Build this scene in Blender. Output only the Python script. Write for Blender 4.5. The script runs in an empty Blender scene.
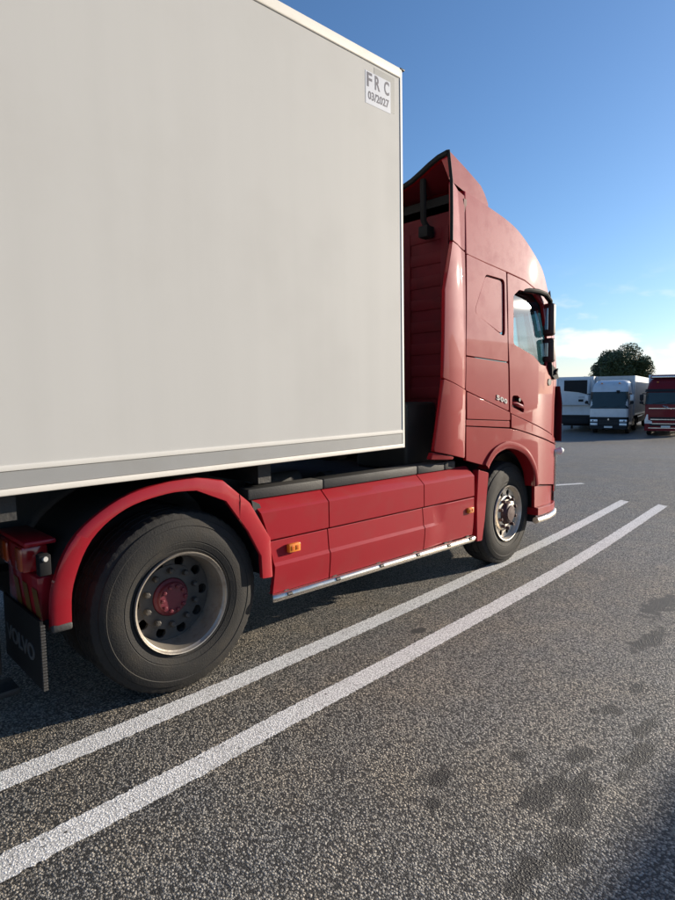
import bpy, bmesh, math, random
from mathutils import Vector, Matrix
random.seed(7)
R = math.radians
PI = math.pi
sc = bpy.context.scene
COL = sc.collection

# ------------------------------------------------------------------ camera
CAM = Vector((-1.610, -4.214, 1.686))
YAW, PITCH, ROLL = 0.8106, -0.0911, -0.011
fw = Vector((math.cos(YAW)*math.cos(PITCH), math.sin(YAW)*math.cos(PITCH), math.sin(PITCH)))
rt = fw.cross(Vector((0, 0, 1))).normalized()
up = rt.cross(fw)
r2 = math.cos(ROLL)*rt + math.sin(ROLL)*up
u2 = -math.sin(ROLL)*rt + math.cos(ROLL)*up
cd = bpy.data.cameras.new('camera')
cam = bpy.data.objects.new('camera', cd)
COL.objects.link(cam)
m = Matrix((r2, u2, -fw)).transposed().to_4x4()
m.translation = CAM
cam.matrix_world = m
cd.sensor_fit = 'VERTICAL'
cd.sensor_height = 36.0
cd.lens = 36.0*597.05/900.0
cd.clip_start = 0.05
cd.clip_end = 5000
sc.camera = cam

# ------------------------------------------------------------------ light
SUN_AZ, SUN_EL = R(-20.0), R(14.0)          # azimuth from +X, towards -Y
sdir = Vector((math.cos(SUN_AZ)*math.cos(SUN_EL), math.sin(SUN_AZ)*math.cos(SUN_EL), math.sin(SUN_EL)))
sd = bpy.data.lights.new('sun', 'SUN')
sd.energy = 5.0
sd.angle = R(0.5)
sd.color = (1.0, 0.88, 0.71)
sun = bpy.data.objects.new('sun', sd)
COL.objects.link(sun)
sun.rotation_euler = sdir.to_track_quat('Z', 'Y').to_euler()
sun.location = (20, -20, 30)

w = bpy.data.worlds.new('World')
sc.world = w
w.use_nodes = True
nt = w.node_tree
nt.nodes.clear()
N = nt.nodes.new
L = nt.links.new
wout = N('ShaderNodeOutputWorld')
bg = N('ShaderNodeBackground')
bg.inputs['Strength'].default_value = 0.098
sky = N('ShaderNodeTexSky')
sky.sky_type = 'NISHITA'
sky.sun_disc = False
sky.sun_elevation = SUN_EL
sky.sun_rotation = math.atan2(sdir.x, sdir.y)
sky.altitude = 50
sky.air_density = 1.0
sky.dust_density = 0.7
sky.ozone_density = 5.0
# low bank of cloud round the horizon
tc = N('ShaderNodeTexCoord')
mp = N('ShaderNodeMapping')
mp.inputs['Scale'].default_value = (3.0, 3.0, 9.0)
mp.inputs['Location'].default_value = (1.35, 0.4, 0.2)
nz = N('ShaderNodeTexNoise')
nz.inputs['Scale'].default_value = 2.2
nz.inputs['Detail'].default_value = 8
nz.inputs['Roughness'].default_value = 0.52
rp = N('ShaderNodeMapRange')
rp.interpolation_type = 'SMOOTHSTEP'
rp.inputs['From Min'].default_value = 0.455
rp.inputs['From Max'].default_value = 0.585
sep = N('ShaderNodeSeparateXYZ')
el = N('ShaderNodeMapRange')
el.interpolation_type = 'SMOOTHSTEP'
el.inputs['From Min'].default_value = 0.20
el.inputs['From Max'].default_value = 0.06
mul = N('ShaderNodeMath'); mul.operation = 'MULTIPLY'
m85 = N('ShaderNodeMath'); m85.operation = 'MULTIPLY'; m85.inputs[1].default_value = 0.85
mix = N('ShaderNodeMix'); mix.data_type = 'RGBA'
mix.inputs['B'].default_value = (6.3, 6.2, 6.0, 1)
L(tc.outputs['Generated'], mp.inputs['Vector']); L(mp.outputs['Vector'], nz.inputs['Vector'])
L(nz.outputs['Fac'], rp.inputs['Value']); L(tc.outputs['Generated'], sep.inputs['Vector'])
L(sep.outputs['Z'], el.inputs['Value']); L(rp.outputs['Result'], mul.inputs[0]); L(el.outputs['Result'], mul.inputs[1])
hz = N('ShaderNodeMapRange'); hz.interpolation_type = 'SMOOTHSTEP'; hz.inputs['From Min'].default_value = 0.10; hz.inputs['From Max'].default_value = 0.0; hz.inputs['To Max'].default_value = 0.7
mxx = N('ShaderNodeMath'); mxx.operation = 'MAXIMUM'
L(sep.outputs['Z'], hz.inputs['Value']); L(hz.outputs['Result'], mxx.inputs[0]); L(mul.outputs[0], mxx.inputs[1]); L(mxx.outputs[0], m85.inputs[0]); L(m85.outputs[0], mix.inputs['Factor'])
L(sky.outputs['Color'], mix.inputs['A']); L(mix.outputs['Result'], bg.inputs['Color']); L(bg.outputs['Background'], wout.inputs['Surface'])

sc.view_settings.view_transform = 'Standard'
sc.view_settings.look = 'None'
sc.view_settings.exposure = 0.9
sc.view_settings.gamma = 1.0
sc.view_settings.use_curve_mapping = False
sc.cycles.max_bounces = 8
sc.cycles.transparent_max_bounces = 12

# ------------------------------------------------------------------ materials
def mat(name, col, rough=0.5, metal=0.0, coat=0.0, coat_rough=0.05, var=0.0, vscale=4.0, bump=0.0, bscale=60.0, spec=0.5,
        dirt=None, dscale=3.0, damt=0.0, emit=None, stretch=None):
    M = bpy.data.materials.new(name); M.use_nodes = True
    t = M.node_tree; b = t.nodes['Principled BSDF']
    b.inputs['Roughness'].default_value = rough
    b.inputs['Metallic'].default_value = metal
    b.inputs['Coat Weight'].default_value = coat
    b.inputs['Coat Roughness'].default_value = coat_rough
    b.inputs['Specular IOR Level'].default_value = spec
    b.inputs['Base Color'].default_value = (*col, 1)
    co = t.nodes.new('ShaderNodeTexCoord')
    last = None
    if var or damt:
        n = t.nodes.new('ShaderNodeTexNoise'); n.inputs['Scale'].default_value = vscale; n.inputs['Detail'].default_value = 6
        if stretch:
            mpn = t.nodes.new('ShaderNodeMapping'); mpn.inputs['Scale'].default_value = stretch; t.links.new(co.outputs['Object'], mpn.inputs['Vector']); t.links.new(mpn.outputs[0], n.inputs['Vector'])
        else: t.links.new(co.outputs['Object'], n.inputs['Vector'])
        mx = t.nodes.new('ShaderNodeMix'); mx.data_type = 'RGBA'
        mx.inputs['A'].default_value = (*[c*(1-var) for c in col], 1)
        mx.inputs['B'].default_value = (*[min(1, c*(1+var)) for c in col], 1)
        t.links.new(n.outputs['Fac'], mx.inputs['Factor'])
        last = mx.outputs['Result']
        if damt:
            n2 = t.nodes.new('ShaderNodeTexNoise'); n2.inputs['Scale'].default_value = dscale; n2.inputs['Detail'].default_value = 9
            n2.inputs['Roughness'].default_value = 0.65
            t.links.new(co.outputs['Object'], n2.inputs['Vector'])
            mr = t.nodes.new('ShaderNodeMapRange'); mr.inputs['From Min'].default_value = 0.48; mr.inputs['From Max'].default_value = 0.75
            mr.inputs['To Max'].default_value = damt
            t.links.new(n2.outputs['Fac'], mr.inputs['Value'])
            m2 = t.nodes.new('ShaderNodeMix'); m2.data_type = 'RGBA'
            m2.inputs['B'].default_value = (*(dirt or (0.12, 0.10, 0.08)), 1)
            t.links.new(last, m2.inputs['A']); t.links.new(mr.outputs['Result'], m2.inputs['Factor'])
            last = m2.outputs['Result']
            rr = t.nodes.new('ShaderNodeMapRange'); rr.inputs['To Min'].default_value = rough; rr.inputs['To Max'].default_value = min(1, rough+0.3)
            t.links.new(mr.outputs['Result'], rr.inputs['Value']); t.links.new(rr.outputs['Result'], b.inputs['Roughness'])
        t.links.new(last, b.inputs['Base Color'])
    if bump:
        n3 = t.nodes.new('ShaderNodeTexNoise'); n3.inputs['Scale'].default_value = bscale; n3.inputs['Detail'].default_value = 4
        t.links.new(co.outputs['Object'], n3.inputs['Vector'])
        bp = t.nodes.new('ShaderNodeBump'); bp.inputs['Strength'].default_value = bump; bp.inputs['Distance'].default_value = 0.01
        t.links.new(n3.outputs['Fac'], bp.inputs['Height']); t.links.new(bp.outputs['Normal'], b.inputs['Normal'])
    if emit:
        b.inputs['Emission Color'].default_value = (*emit[0], 1); b.inputs['Emission Strength'].default_value = emit[1]
    return M

def glass_mat(name, tint, rough=0.02, refl=0.08):
    M = bpy.data.materials.new(name); M.use_nodes = True
    t = M.node_tree; t.nodes.clear()
    o = t.nodes.new('ShaderNodeOutputMaterial'); mxs = t.nodes.new('ShaderNodeMixShader')
    tr = t.nodes.new('ShaderNodeBsdfTransparent'); gl = t.nodes.new('ShaderNodeBsdfGlossy')
    fr = t.nodes.new('ShaderNodeLayerWeight'); fr.inputs['Blend'].default_value = 0.35
    tr.inputs['Color'].default_value = (*tint, 1); gl.inputs['Roughness'].default_value = rough
    mr = t.nodes.new('ShaderNodeMapRange'); mr.inputs['To Min'].default_value = refl*0.6; mr.inputs['To Max'].default_value = 0.9
    t.links.new(fr.outputs['Fresnel'], mr.inputs['Value'])
    t.links.new(mr.outputs['Result'], mxs.inputs['Fac']); t.links.new(tr.outputs[0], mxs.inputs[1]); t.links.new(gl.outputs[0], mxs.inputs[2])
    t.links.new(mxs.outputs[0], o.inputs['Surface'])
    return M

RED = mat('red_paint', (0.25, 0.005, 0.009), 0.6, spec=0.1, coat=0.55, coat_rough=0.03, var=0.06, vscale=2.0, dirt=(0.22, 0.035, 0.035), dscale=5, damt=0.2)
RED_SK = mat('red_skirt_paint', (0.30, 0.009, 0.017), 0.6, spec=0.1, coat=0.5, coat_rough=0.06, var=0.08, vscale=3.0, dirt=(0.22, 0.05, 0.045), dscale=7, damt=0.25)
RED_SHADE = mat('red_shaded_paint', (0.10, 0.006, 0.011), 0.6, spec=0.2, var=0.15, dirt=(0.03, 0.01, 0.012), damt=0.5)  # darker copy of the red paint, shade put into the colour
BLACK = mat('black_plastic', (0.018, 0.018, 0.018), 0.55, var=0.3, bump=0.15, bscale=200, dirt=(0.06, 0.055, 0.05), damt=0.4)
RUBBER_TRIM = mat('rubber_trim', (0.010, 0.010, 0.011), 0.75, spec=0.2)
GREYRAIL = mat('dusty_grey_rail', (0.042, 0.041, 0.040), 0.65, spec=0.3, var=0.25, vscale=9, bump=0.2, bscale=90, dirt=(0.085, 0.08, 0.072), damt=0.6)
CHASSIS = mat('chassis_paint', (0.022, 0.022, 0.023), 0.6, var=0.3, bump=0.3, bscale=40, dirt=(0.06, 0.05, 0.04), damt=0.7)
TYRE = mat('tyre_rubber', (0.019, 0.018, 0.017), 0.75, spec=0.3, var=0.25, vscale=7, bump=0.25, bscale=120, dirt=(0.048, 0.041, 0.032), dscale=6, damt=0.75)
STEEL = mat('painted_steel', (0.36, 0.325, 0.28), 0.45, metal=0.7, var=0.2, vscale=9, bump=0.1, dirt=(0.10, 0.075, 0.05), dscale=12, damt=0.6)
GREYSTEEL = mat('dusty_wheel_disc', (0.075, 0.07, 0.065), 0.55, metal=0.35, var=0.3, vscale=9, dirt=(0.05, 0.04, 0.03), dscale=12, damt=0.7)
ALU = mat('polished_alloy', (0.62, 0.57, 0.50), 0.48, metal=0.85, var=0.08, dirt=(0.2, 0.16, 0.12), dscale=14, damt=0.4)
CHROME = mat('stainless_tube', (0.72, 0.66, 0.57), 0.27, metal=1.0, var=0.08, vscale=20, dirt=(0.3, 0.25, 0.2), dscale=18, damt=0.35)
HUBRED = mat('hub_red', (0.12, 0.012, 0.022), 0.5, var=0.2, vscale=30, dirt=(0.04, 0.03, 0.025), damt=0.5)
HUBBROWN = mat('hub_brown', (0.045, 0.010, 0.010), 0.5, var=0.2, vscale=30, dirt=(0.04, 0.03, 0.025), damt=0.5)
WHITEP = mat('trailer_white_panel', (0.47, 0.463, 0.445), 0.7, spec=0.2, var=0.05, vscale=1.2, stretch=(5, 5, .25), bump=0.02, bscale=14, dirt=(0.41, 0.395, 0.37), dscale=1.4, damt=0.25)
WHITEF = mat('trailer_white_frame', (0.52, 0.50, 0.465), 0.6, spec=0.25, var=0.05, dirt=(0.45, 0.42, 0.38), dscale=6, damt=0.35)
GREYBAND = mat('trailer_grey_band', (0.27, 0.27, 0.265), 0.5, var=0.08, vscale=8, dirt=(0.2, 0.19, 0.17), damt=0.4)
AMBER = mat('amber_lens', (0.75, 0.22, 0.02), 0.25, coat=0.5)
AMBER_D = mat('amber_lens_core', (0.55, 0.12, 0.01), 0.2, coat=0.8)
LENSRED = mat('red_lens', (0.30, 0.01, 0.012), 0.2, coat=0.8)
LENSORANGE = mat('orange_lens', (0.42, 0.07, 0.015), 0.25, coat=0.8)
LENSWHITE = mat('white_lens', (0.8, 0.8, 0.78), 0.2, coat=0.8)
STICK_G = mat('sticker_grey', (0.25, 0.25, 0.235), 0.5, var=0.06)
STICK_L = mat('sticker_pale', (0.45, 0.47, 0.52), 0.5, var=0.05, vscale=30)
INK = mat('ink_dark', (0.03, 0.03, 0.06), 0.6)
FLAPTXT = mat('flap_text', (0.075, 0.078, 0.08), 0.7)
GLASS = glass_mat('cab_glass', (0.50, 0.82, 0.82), 0.02, 0.10)
INTERIOR = mat('cab_interior', (0.10, 0.095, 0.09), 0.8, var=0.1)
SEAT = mat('seat_fabric', (0.06, 0.06, 0.065), 0.9, var=0.2)
MIRROR = mat('mirror_glass', (0.85, 0.87, 0.88), 0.03, metal=1.0)
YELLOWREF = mat('yellow_reflector', (0.16, 0.075, 0.015), 0.4)

# ------------------------------------------------------------------ mesh helpers
def link(name, me, parent=None, label=None):
    o = bpy.data.objects.new(name, me); COL.objects.link(o)
    if parent: o.parent = parent
    if label: o['label'] = label
    return o
def obj(name, bm, m, parent=None, smooth=False, label=None, sharp=35):
    bmesh.ops.recalc_face_normals(bm, faces=bm.faces)
    me = bpy.data.meshes.new(name); bm.to_mesh(me); bm.free()
    me.materials.append(m)
    if smooth:
        me.shade_smooth()
        me.set_sharp_from_angle(angle=R(sharp))
    return link(name, me, parent, label)
def thing(name, label, cat, loc=(0, 0, 0), rot=(0, 0, 0), group=None):
    o = bpy.data.objects.new(name, None); COL.objects.link(o)
    o.empty_display_size = 0.3
    o.location = loc; o.rotation_euler = rot; o['label'] = label; o['category'] = cat
    if group: o['group'] = group
    return o
def box(bm, x0, x1, y0, y1, z0, z1, bev=0.0, seg=2):
    vs = [bm.verts.new((x, y, z)) for x in (x0, x1) for y in (y0, y1) for z in (z0, z1)]
    F = [(0, 1, 3, 2), (4, 6, 7, 5), (0, 4, 5, 1), (2, 3, 7, 6), (0, 2, 6, 4), (1, 5, 7, 3)]
    fs = [bm.faces.new([vs[i] for i in f]) for f in F]
    if bev:
        es = list({e for f in fs for e in f.edges})
        bmesh.ops.bevel(bm, geom=es, offset=bev, segments=seg, affect='EDGES', profile=0.5)
    return vs
def bxo(name, dims, m, parent, bev=0.01, label=None):
    bm = bmesh.new(); box(bm, *dims, bev=bev); return obj(name, bm, m, parent, smooth=bev > 0, label=label, sharp=50)
def tube(bm, pts, r, n=10, closed=False, caps=True):
    P = [Vector(p) for p in pts]; rings = []
    prev = None
    for i, p in enumerate(P):
        a = P[i-1] if i or closed else p
        b = P[(i+1) % len(P)] if i < len(P)-1 or closed else p
        d = (b-a).normalized()
        ref = prev if prev else (Vector((0, 0, 1)) if abs(d.z) < 0.9 else Vector((1, 0, 0)))
        s = d.cross(ref).normalized(); t = s.cross(d).normalized(); prev = t
        rr = r[i] if isinstance(r, (list, tuple)) else r
        rings.append([bm.verts.new(p+rr*(math.cos(2*PI*k/n)*s+math.sin(2*PI*k/n)*t)) for k in range(n)])
    m_ = len(rings)
    for i in range(m_ if closed else m_-1):
        A, B = rings[i], rings[(i+1) % m_]
        for k in range(n): bm.faces.new((A[k], A[(k+1) % n], B[(k+1) % n], B[k]))
    if caps and not closed: bm.faces.new(rings[0][::-1]); bm.faces.new(rings[-1])
def lathe(bm, prof, n=48, axis='Y', mod=None, closed=False):
    """prof: (r, a); a runs along +Y from the outer face"""
    rings = []
    for j, (r, a) in enumerate(prof):
        ring = []
        for k in range(n):
            t = 2*PI*k/n; rr = r+(mod(j, k) if mod else 0)
            ring.append(bm.verts.new((rr*math.cos(t), a, rr*math.sin(t))))
        rings.append(ring)
    J = len(rings)
    for j in range(J if closed else J-1):
        A, B = rings[j], rings[(j+1) % J]
        for k in range(n): bm.faces.new((A[k], A[(k+1) % n], B[(k+1) % n], B[k]))
    return rings
def prism(bm, outline, y0, y1):
    a = [bm.verts.new((x, y0, z)) for x, z in outline]; b = [bm.verts.new((x, y1, z)) for x, z in outline]
    n = len(a)
    bm.faces.new(a); bm.faces.new(b[::-1])
    for i in range(n): bm.faces.new((a[i], b[i], b[(i+1) % n], a[(i+1) % n]))
def area2(P): return sum(P[i][0]*P[(i+1) % len(P)][1]-P[(i+1) % len(P)][0]*P[i][1] for i in range(len(P)))
def rounded(P, rad, n=4):
    if rad <= 0: return list(P)
    out = []
    for i in range(len(P)):
        p = Vector(P[i]); a = Vector(P[i-1])-p; b = Vector(P[(i+1) % len(P)])-p
        la, lb = a.length, b.length
        ang = a.angle(b, PI)
        if ang > R(158): out.append(tuple(p)); continue
        d = min(rad/math.tan(ang/2), la*0.45, lb*0.45)
        A = p+a/la*d; B = p+b/lb*d
        for k in range(n+1):
            t = k/n; out.append(tuple((1-t)**2*A+2*t*(1-t)*p+t*t*B))
    return out
def smoothline(P, n=4):
    out = []
    for i in range(len(P)-1):
        p0 = Vector(P[max(i-1, 0)]); p1 = Vector(P[i]); p2 = Vector(P[i+1]); p3 = Vector(P[min(i+2, len(P)-1)])
        for k in range(n):
            t = k/n
            out.append(tuple(0.5*((2*p1)+(-p0+p2)*t+(2*p0-5*p1+4*p2-p3)*t*t+(-p0+3*p1-3*p2+p3)*t**3)))
    out.append(tuple(P[-1])); return out

def panel(name, outline, yf, m, parent, holes=(), thick=0.03, grid=0.1, bev=0.006, rad=0.012, off=0.0, label=None, hrad=0.04):
    """a curved sheet-metal panel: outline in (x, z), surface y = yf(x, z), rolled edges going in by thick"""
    bm = bmesh.new()
    P = rounded(outline, rad)
    loops = [P]+[rounded(h, hrad) for h in holes]
    es = []
    for lp in loops:
        vs = [bm.verts.new((x, 0, z)) for x, z in lp]
        es += [bm.edges.new((vs[i], vs[(i+1) % len(vs)])) for i in range(len(vs))]
    bmesh.ops.triangle_fill(bm, use_beauty=True, edges=es)
    xs = [p[0] for p in P]; zs = [p[1] for p in P]
    k = math.floor(min(xs)/grid)+1
    while k*grid < max(xs):
        bmesh.ops.bisect_plane(bm, geom=bm.verts[:]+bm.edges[:]+bm.faces[:], plane_co=(k*grid, 0, 0), plane_no=(1, 0, 0), dist=1e-5); k += 1
    k = math.floor(min(zs)/grid)+1
    while k*grid < max(zs):
        bmesh.ops.bisect_plane(bm, geom=bm.verts[:]+bm.edges[:]+bm.faces[:], plane_co=(0, 0, k*grid), plane_no=(0, 0, 1), dist=1e-5); k += 1
    for f in bm.faces:
        f.normal_update()
        if f.normal.y > 0: f.normal_flip()
    bm.verts.ensure_lookup_table(); bm.verts.index_update()
    V = [(v.co.x, v.co.z) for v in bm.verts]
    F = [[v.index for v in f.verts] for f in bm.faces]
    bnd = {}
    bedges = []
    for e in bm.edges:
        if len(e.link_faces) == 1:
            c = e.link_faces[0].calc_center_median()
            a, b = e.verts
            d = (b.co-a.co); n = Vector((d.z, 0, -d.x))
            if n.length < 1e-9: continue
            n.normalize()
            if n.dot((a.co+b.co)/2-c) < 0: n.negate()
            for v in (a, b): bnd[v.index] = bnd.get(v.index, Vector((0, 0, 0)))+n
            bedges.append((a.index, b.index))
    bm.free()
    def nrm(x, z, h=0.01):
        return Vector(((yf(x+h, z)-yf(x-h, z))/(2*h), -1, (yf(x, z+h)-yf(x, z-h))/(2*h))).normalized()
    co = [(x, yf(x, z)-off, z) for x, z in V]
    nv = [nrm(x, z) for x, z in V]
    r1 = {}; r2_ = {}
    for i, n in bnd.items():
        n = n.normalized() if n.length > 1e-6 else Vector((0, 0, 1))
        x, z = V[i]
        r1[i] = len(co); co.append((x+n.x*bev*0.8, yf(x, z)-off+bev, z+n.z*bev*0.8)); nv.append(n)
        r2_[i] = len(co); co.append((x+n.x*bev*0.8, yf(x, z)-off+thick, z+n.z*bev*0.8)); nv.append(n)
    faces = list(F)
    for a, b in bedges:
        faces.append([a, b, r1[b], r1[a]]); faces.append([r1[a], r1[b], r2_[b], r2_[a]])
    # orientation of the rolled edge follows its stored normals
    fx = []
    for f in faces:
        p = [Vector(co[i]) for i in f]
        n = (p[1]-p[0]).cross(p[2]-p[0])
        if len(f) == 4: n = (p[2]-p[0]).cross(p[3]-p[1])
        avg = sum((nv[i] for i in f), Vector((0, 0, 0)))
        fx.append(f if n.dot(avg) >= 0 else f[::-1])
    me = bpy.data.meshes.new(name); me.from_pydata(co, [], fx); me.update()
    me.materials.append(m); me.shade_smooth()
    me.normals_split_custom_set_from_vertices([tuple(n) for n in nv])
    return link(name, me, parent, label)

def text_mesh(txt, size, width=None, extr=0.002, spacing=1.0, shear=0.0, bold=0.0):
    c = bpy.data.curves.new('t', 'FONT'); c.body = txt; c.size = size; c.extrude = extr; c.space_character = spacing; c.shear = shear
    c.resolution_u = 3; c.offset = bold
    o = bpy.data.objects.new('t', c); COL.objects.link(o)
    bpy.context.view_layer.update()
    me = bpy.data.meshes.new_from_object(o.evaluated_get(bpy.context.evaluated_depsgraph_get()))
    bpy.data.objects.remove(o)
    xs = [v.co.x for v in me.vertices]; ys = [v.co.y for v in me.vertices]
    x0, x1, y0 = min(xs), max(xs), min(ys)
    s = 1 if width is None else width/(x1-x0)
    for v in me.vertices: v.co.x = (v.co.x-x0)*s; v.co.y -= y0
    return me
def place_text(name, txt, size, m, parent, origin, xdir, ydir, width=None, extr=0.002, spacing=1.0, label=None, hscale=None):
    me = text_mesh(txt, size, width, extr, spacing, bold=size*0.022)
    X = Vector(xdir).normalized(); Y = Vector(ydir).normalized(); Z = X.cross(Y)
    O = Vector(origin)
    hy = 1.0
    if hscale: hy = hscale/max(v.co.y for v in me.vertices)
    for v in me.vertices: c = v.co.copy(); v.co = O+X*c.x+Y*c.y*hy+Z*c.z
    me.materials.append(m)
    return link(name, me, parent, label)

def sst(a, b, x):
    t = max(0, min(1, (x-a)/(b-a))); return t*t*(3-2*t)
def ground_z(x, y):
    u = (x+1.6)*0.933+(y+4.2)*0.36
    return -1.15*sst(13, 40, u)

# ------------------------------------------------------------------ ground
oil_marks = [  # x, y, rx, ry of the dark oil marks
    (0.42, -2.71, 0.075, 0.030), (0.27, -2.79, 0.025, 0.02), (0.81, -2.87, 0.035, 0.025), (0.62, -3.08, 0.075, 0.045), (0.77, -3.08, 0.085, 0.03),
    (0.79, -3.17, 0.09, 0.045), (0.63, -3.23, 0.09, 0.04), (0.42, -3.28, 0.075, 0.045), (1.90, -3.01, 0.06, 0.022), (1.53, -3.0, 0.045, 0.035), (1.46, -2.94, 0.02, 0.02),
    (1.01, -3.06, 0.06, 0.025), (0.52, -3.05, 0.02, 0.02), (1.19, -3.26, 0.13, 0.035), (1.5, -3.19, 0.10, 0.03), (0.19, -3.24, 0.08, 0.04), (3.41, -2.63, 0.25, 0.07), (2.64, -2.82, 0.2, 0.05), (1.67, -1.60, 0.05, 0.03)]
def asphalt_material(name, paint=False):
    M = bpy.data.materials.new(name); M.use_nodes = True
    t = M.node_tree; b = t.nodes['Principled BSDF']; n = t.nodes.new; l = t.links.new
    geo = n('ShaderNodeNewGeometry'); P = geo.outputs['Position']
    def vor(scale, feat='F1'):
        v = n('ShaderNodeTexVoronoi'); v.feature = feat; v.inputs['Scale'].default_value = scale; l(P, v.inputs['Vector']); return v
    def noise(scale, det=4, rough=0.55):
        v = n('ShaderNodeTexNoise'); v.inputs['Scale'].default_value = scale; v.inputs['Detail'].default_value = det; v.inputs['Roughness'].default_value = rough
        l(P, v.inputs['Vector']); return v
    def mr(src, a, b_, c=0.0, d=1.0, smooth=True):
        v = n('ShaderNodeMapRange'); v.interpolation_type = 'SMOOTHSTEP' if smooth else 'LINEAR'
        for k, x in zip(('From Min', 'From Max', 'To Min', 'To Max'), (a, b_, c, d)): v.inputs[k].default_value = x
        l(src, v.inputs['Value']); return v.outputs['Result']
    def mixc(f, A, B):
        v = n('ShaderNodeMix'); v.data_type = 'RGBA'
        for s, k in ((f, 'Factor'), (A, 'A'), (B, 'B')):
            if isinstance(s, (tuple, list)): v.inputs[k].default_value = (*s, 1)
            elif isinstance(s, float): v.inputs[k].default_value = s
            else: l(s, v.inputs[k])
        return v.outputs['Result']
    def math_(op, a, b_=None):
        v = n('ShaderNodeMath'); v.operation = op
        for i, s in enumerate((a, b_)):
            if s is None: continue
            if isinstance(s, (int, float)): v.inputs[i].default_value = s
            else: l(s, v.inputs[i])
        return v.outputs[0]
    v1 = vor(98); v2 = vor(215)
    sepc = n('ShaderNodeSeparateColor'); l(v1.outputs['Color'], sepc.inputs['Color'])
    big = noise(0.35, 5); mid = noise(3.0, 6); fine = noise(160, 2)
    h = math_('ADD', math_('MULTIPLY', mr(v1.outputs['Distance'], 0.05, 0.62, 1, 0), math_('ADD', math_('MULTIPLY', sepc.outputs['Red'], 0.8), 0.35)),
              math_('ADD', math_('MULTIPLY', mr(v2.outputs['Distance'], 0.0, 0.6, 1, 0), 0.40), math_('MULTIPLY', fine.outputs['Fac'], 0.5)))
    if not paint:
        stone = mixc(sepc.outputs['Green'], (0.115, 0.110, 0.102), (0.275, 0.262, 0.236))
        light = mixc(mr(sepc.outputs['Blue'], 0.80, 0.88), stone, (0.40, 0.375, 0.33))
        col = mixc(mr(v1.outputs['Distance'], 0.46, 0.66), light, (0.030, 0.029, 0.028))
        tint = mixc(mr(mid.outputs['Fac'], 0.35, 0.7), (0.82, 0.84, 0.88), (1.04, 1.0, 0.95))
        mm = n('ShaderNodeMix'); mm.data_type = 'RGBA'; mm.blend_type = 'MULTIPLY'; mm.inputs['Factor'].default_value = 1.0
        l(col, mm.inputs['A']); l(tint, mm.inputs['B']); col = mm.outputs['Result']
        # wide tracked, brownish and dusty lanes
        brown = n('ShaderNodeMix'); brown.data_type = 'RGBA'; brown.blend_type = 'MULTIPLY'
        l(mr(big.outputs['Fac'], 0.44, 0.62, 0.0, 0.6), brown.inputs['Factor']); l(col, brown.inputs['A']); brown.inputs['B'].default_value = (1.0, 0.92, 0.80, 1)
        col = brown.outputs['Result']
        # oil marks
        sp = n('ShaderNodeSeparateXYZ'); l(P, sp.inputs[0])
        wob = noise(9, 7, 0.68)
        acc = None
        for sx, sy, rx, ry in oil_marks:
            a = math_('DIVIDE', math_('SUBTRACT', sp.outputs['X'], sx), rx); c = math_('DIVIDE', math_('SUBTRACT', sp.outputs['Y'], sy), ry)
            d = math_('SQRT', math_('ADD', math_('MULTIPLY', a, a), math_('MULTIPLY', c, c)))
            d = math_('ADD', d, math_('MULTIPLY', math_('SUBTRACT', wob.outputs['Fac'], 0.5), 5.0))
            s_ = mr(d, 1.0, 1.65, 1, 0)
            acc = s_ if acc is None else math_('MAXIMUM', acc, s_)
        spots = noise(7, 2)
        acc = math_('MAXIMUM', acc, mr(spots.outputs['Fac'], 0.74, 0.79, 0, 0.8))
        col = mixc(math_('MULTIPLY', acc, 0.97), col, (0.020, 0.019, 0.018))
        l(col, b.inputs['Base Color'])
        b.inputs['Roughness'].default_value = 0.62
        b.inputs['Specular IOR Level'].default_value = 0.45
        bs = 1.0
    else:
        w1 = mr(h, 0.30, 0.52)
        wear = noise(40, 5, 0.7)
        col = mixc(mr(wear.outputs['Fac'], 0.3, 0.75), (0.82, 0.81, 0.79), (0.90, 0.89, 0.87))
        col = mixc(mr(mid.outputs['Fac'], 0.5, 0.72, 0, 0.22), col, (0.48, 0.46, 0.43))
        keep = math_('MULTIPLY', w1, 1.0)
        gap = math_('MULTIPLY', mr(wear.outputs['Fac'], 0.57, 0.66), mr(h, 1.0, 0.6))
        col = mixc(math_('MAXIMUM', math_('MULTIPLY', math_('SUBTRACT', 1.0, keep), 0.55), gap), col, (0.075, 0.07, 0.064))
        l(col, b.inputs['Base Color'])
        b.inputs['Roughness'].default_value = 0.7
        bs = 0.35
    bp = n('ShaderNodeBump'); bp.inputs['Strength'].default_value = bs; bp.inputs['Distance'].default_value = 0.0055
    l(h, bp.inputs['Height']); l(bp.outputs['Normal'], b.inputs['Normal'])
    return M
ASPHALT = asphalt_material('asphalt')
PAINT = asphalt_material('road_paint', True)
def axis(lo, hi, c, fine, ratio=1.25):
    out = [c]; s = fine; x = c
    while x < hi: x += s; out.append(min(x, hi)); s = min(s*ratio, 400) if x-c > 12 else fine
    s = fine; x = c; neg = []
    while x > lo: x -= s; neg.append(max(x, lo)); s = min(s*ratio, 400) if c-x > 12 else fine
    return neg[::-1]+out
bm = bmesh.new()
AX = axis(-2500, 2500, 20, 3.0); AY = axis(-2500, 2500, 5, 3.0)
gv = [[bm.verts.new((x, y, ground_z(x, y))) for y in AY] for x in AX]
for i in range(len(AX)-1):
    for j in range(len(AY)-1): bm.faces.new((gv[i][j], gv[i+1][j], gv[i+1][j+1], gv[i][j+1]))
g = obj('ground', bm, ASPHALT, smooth=True); g['kind'] = 'structure'

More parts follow.
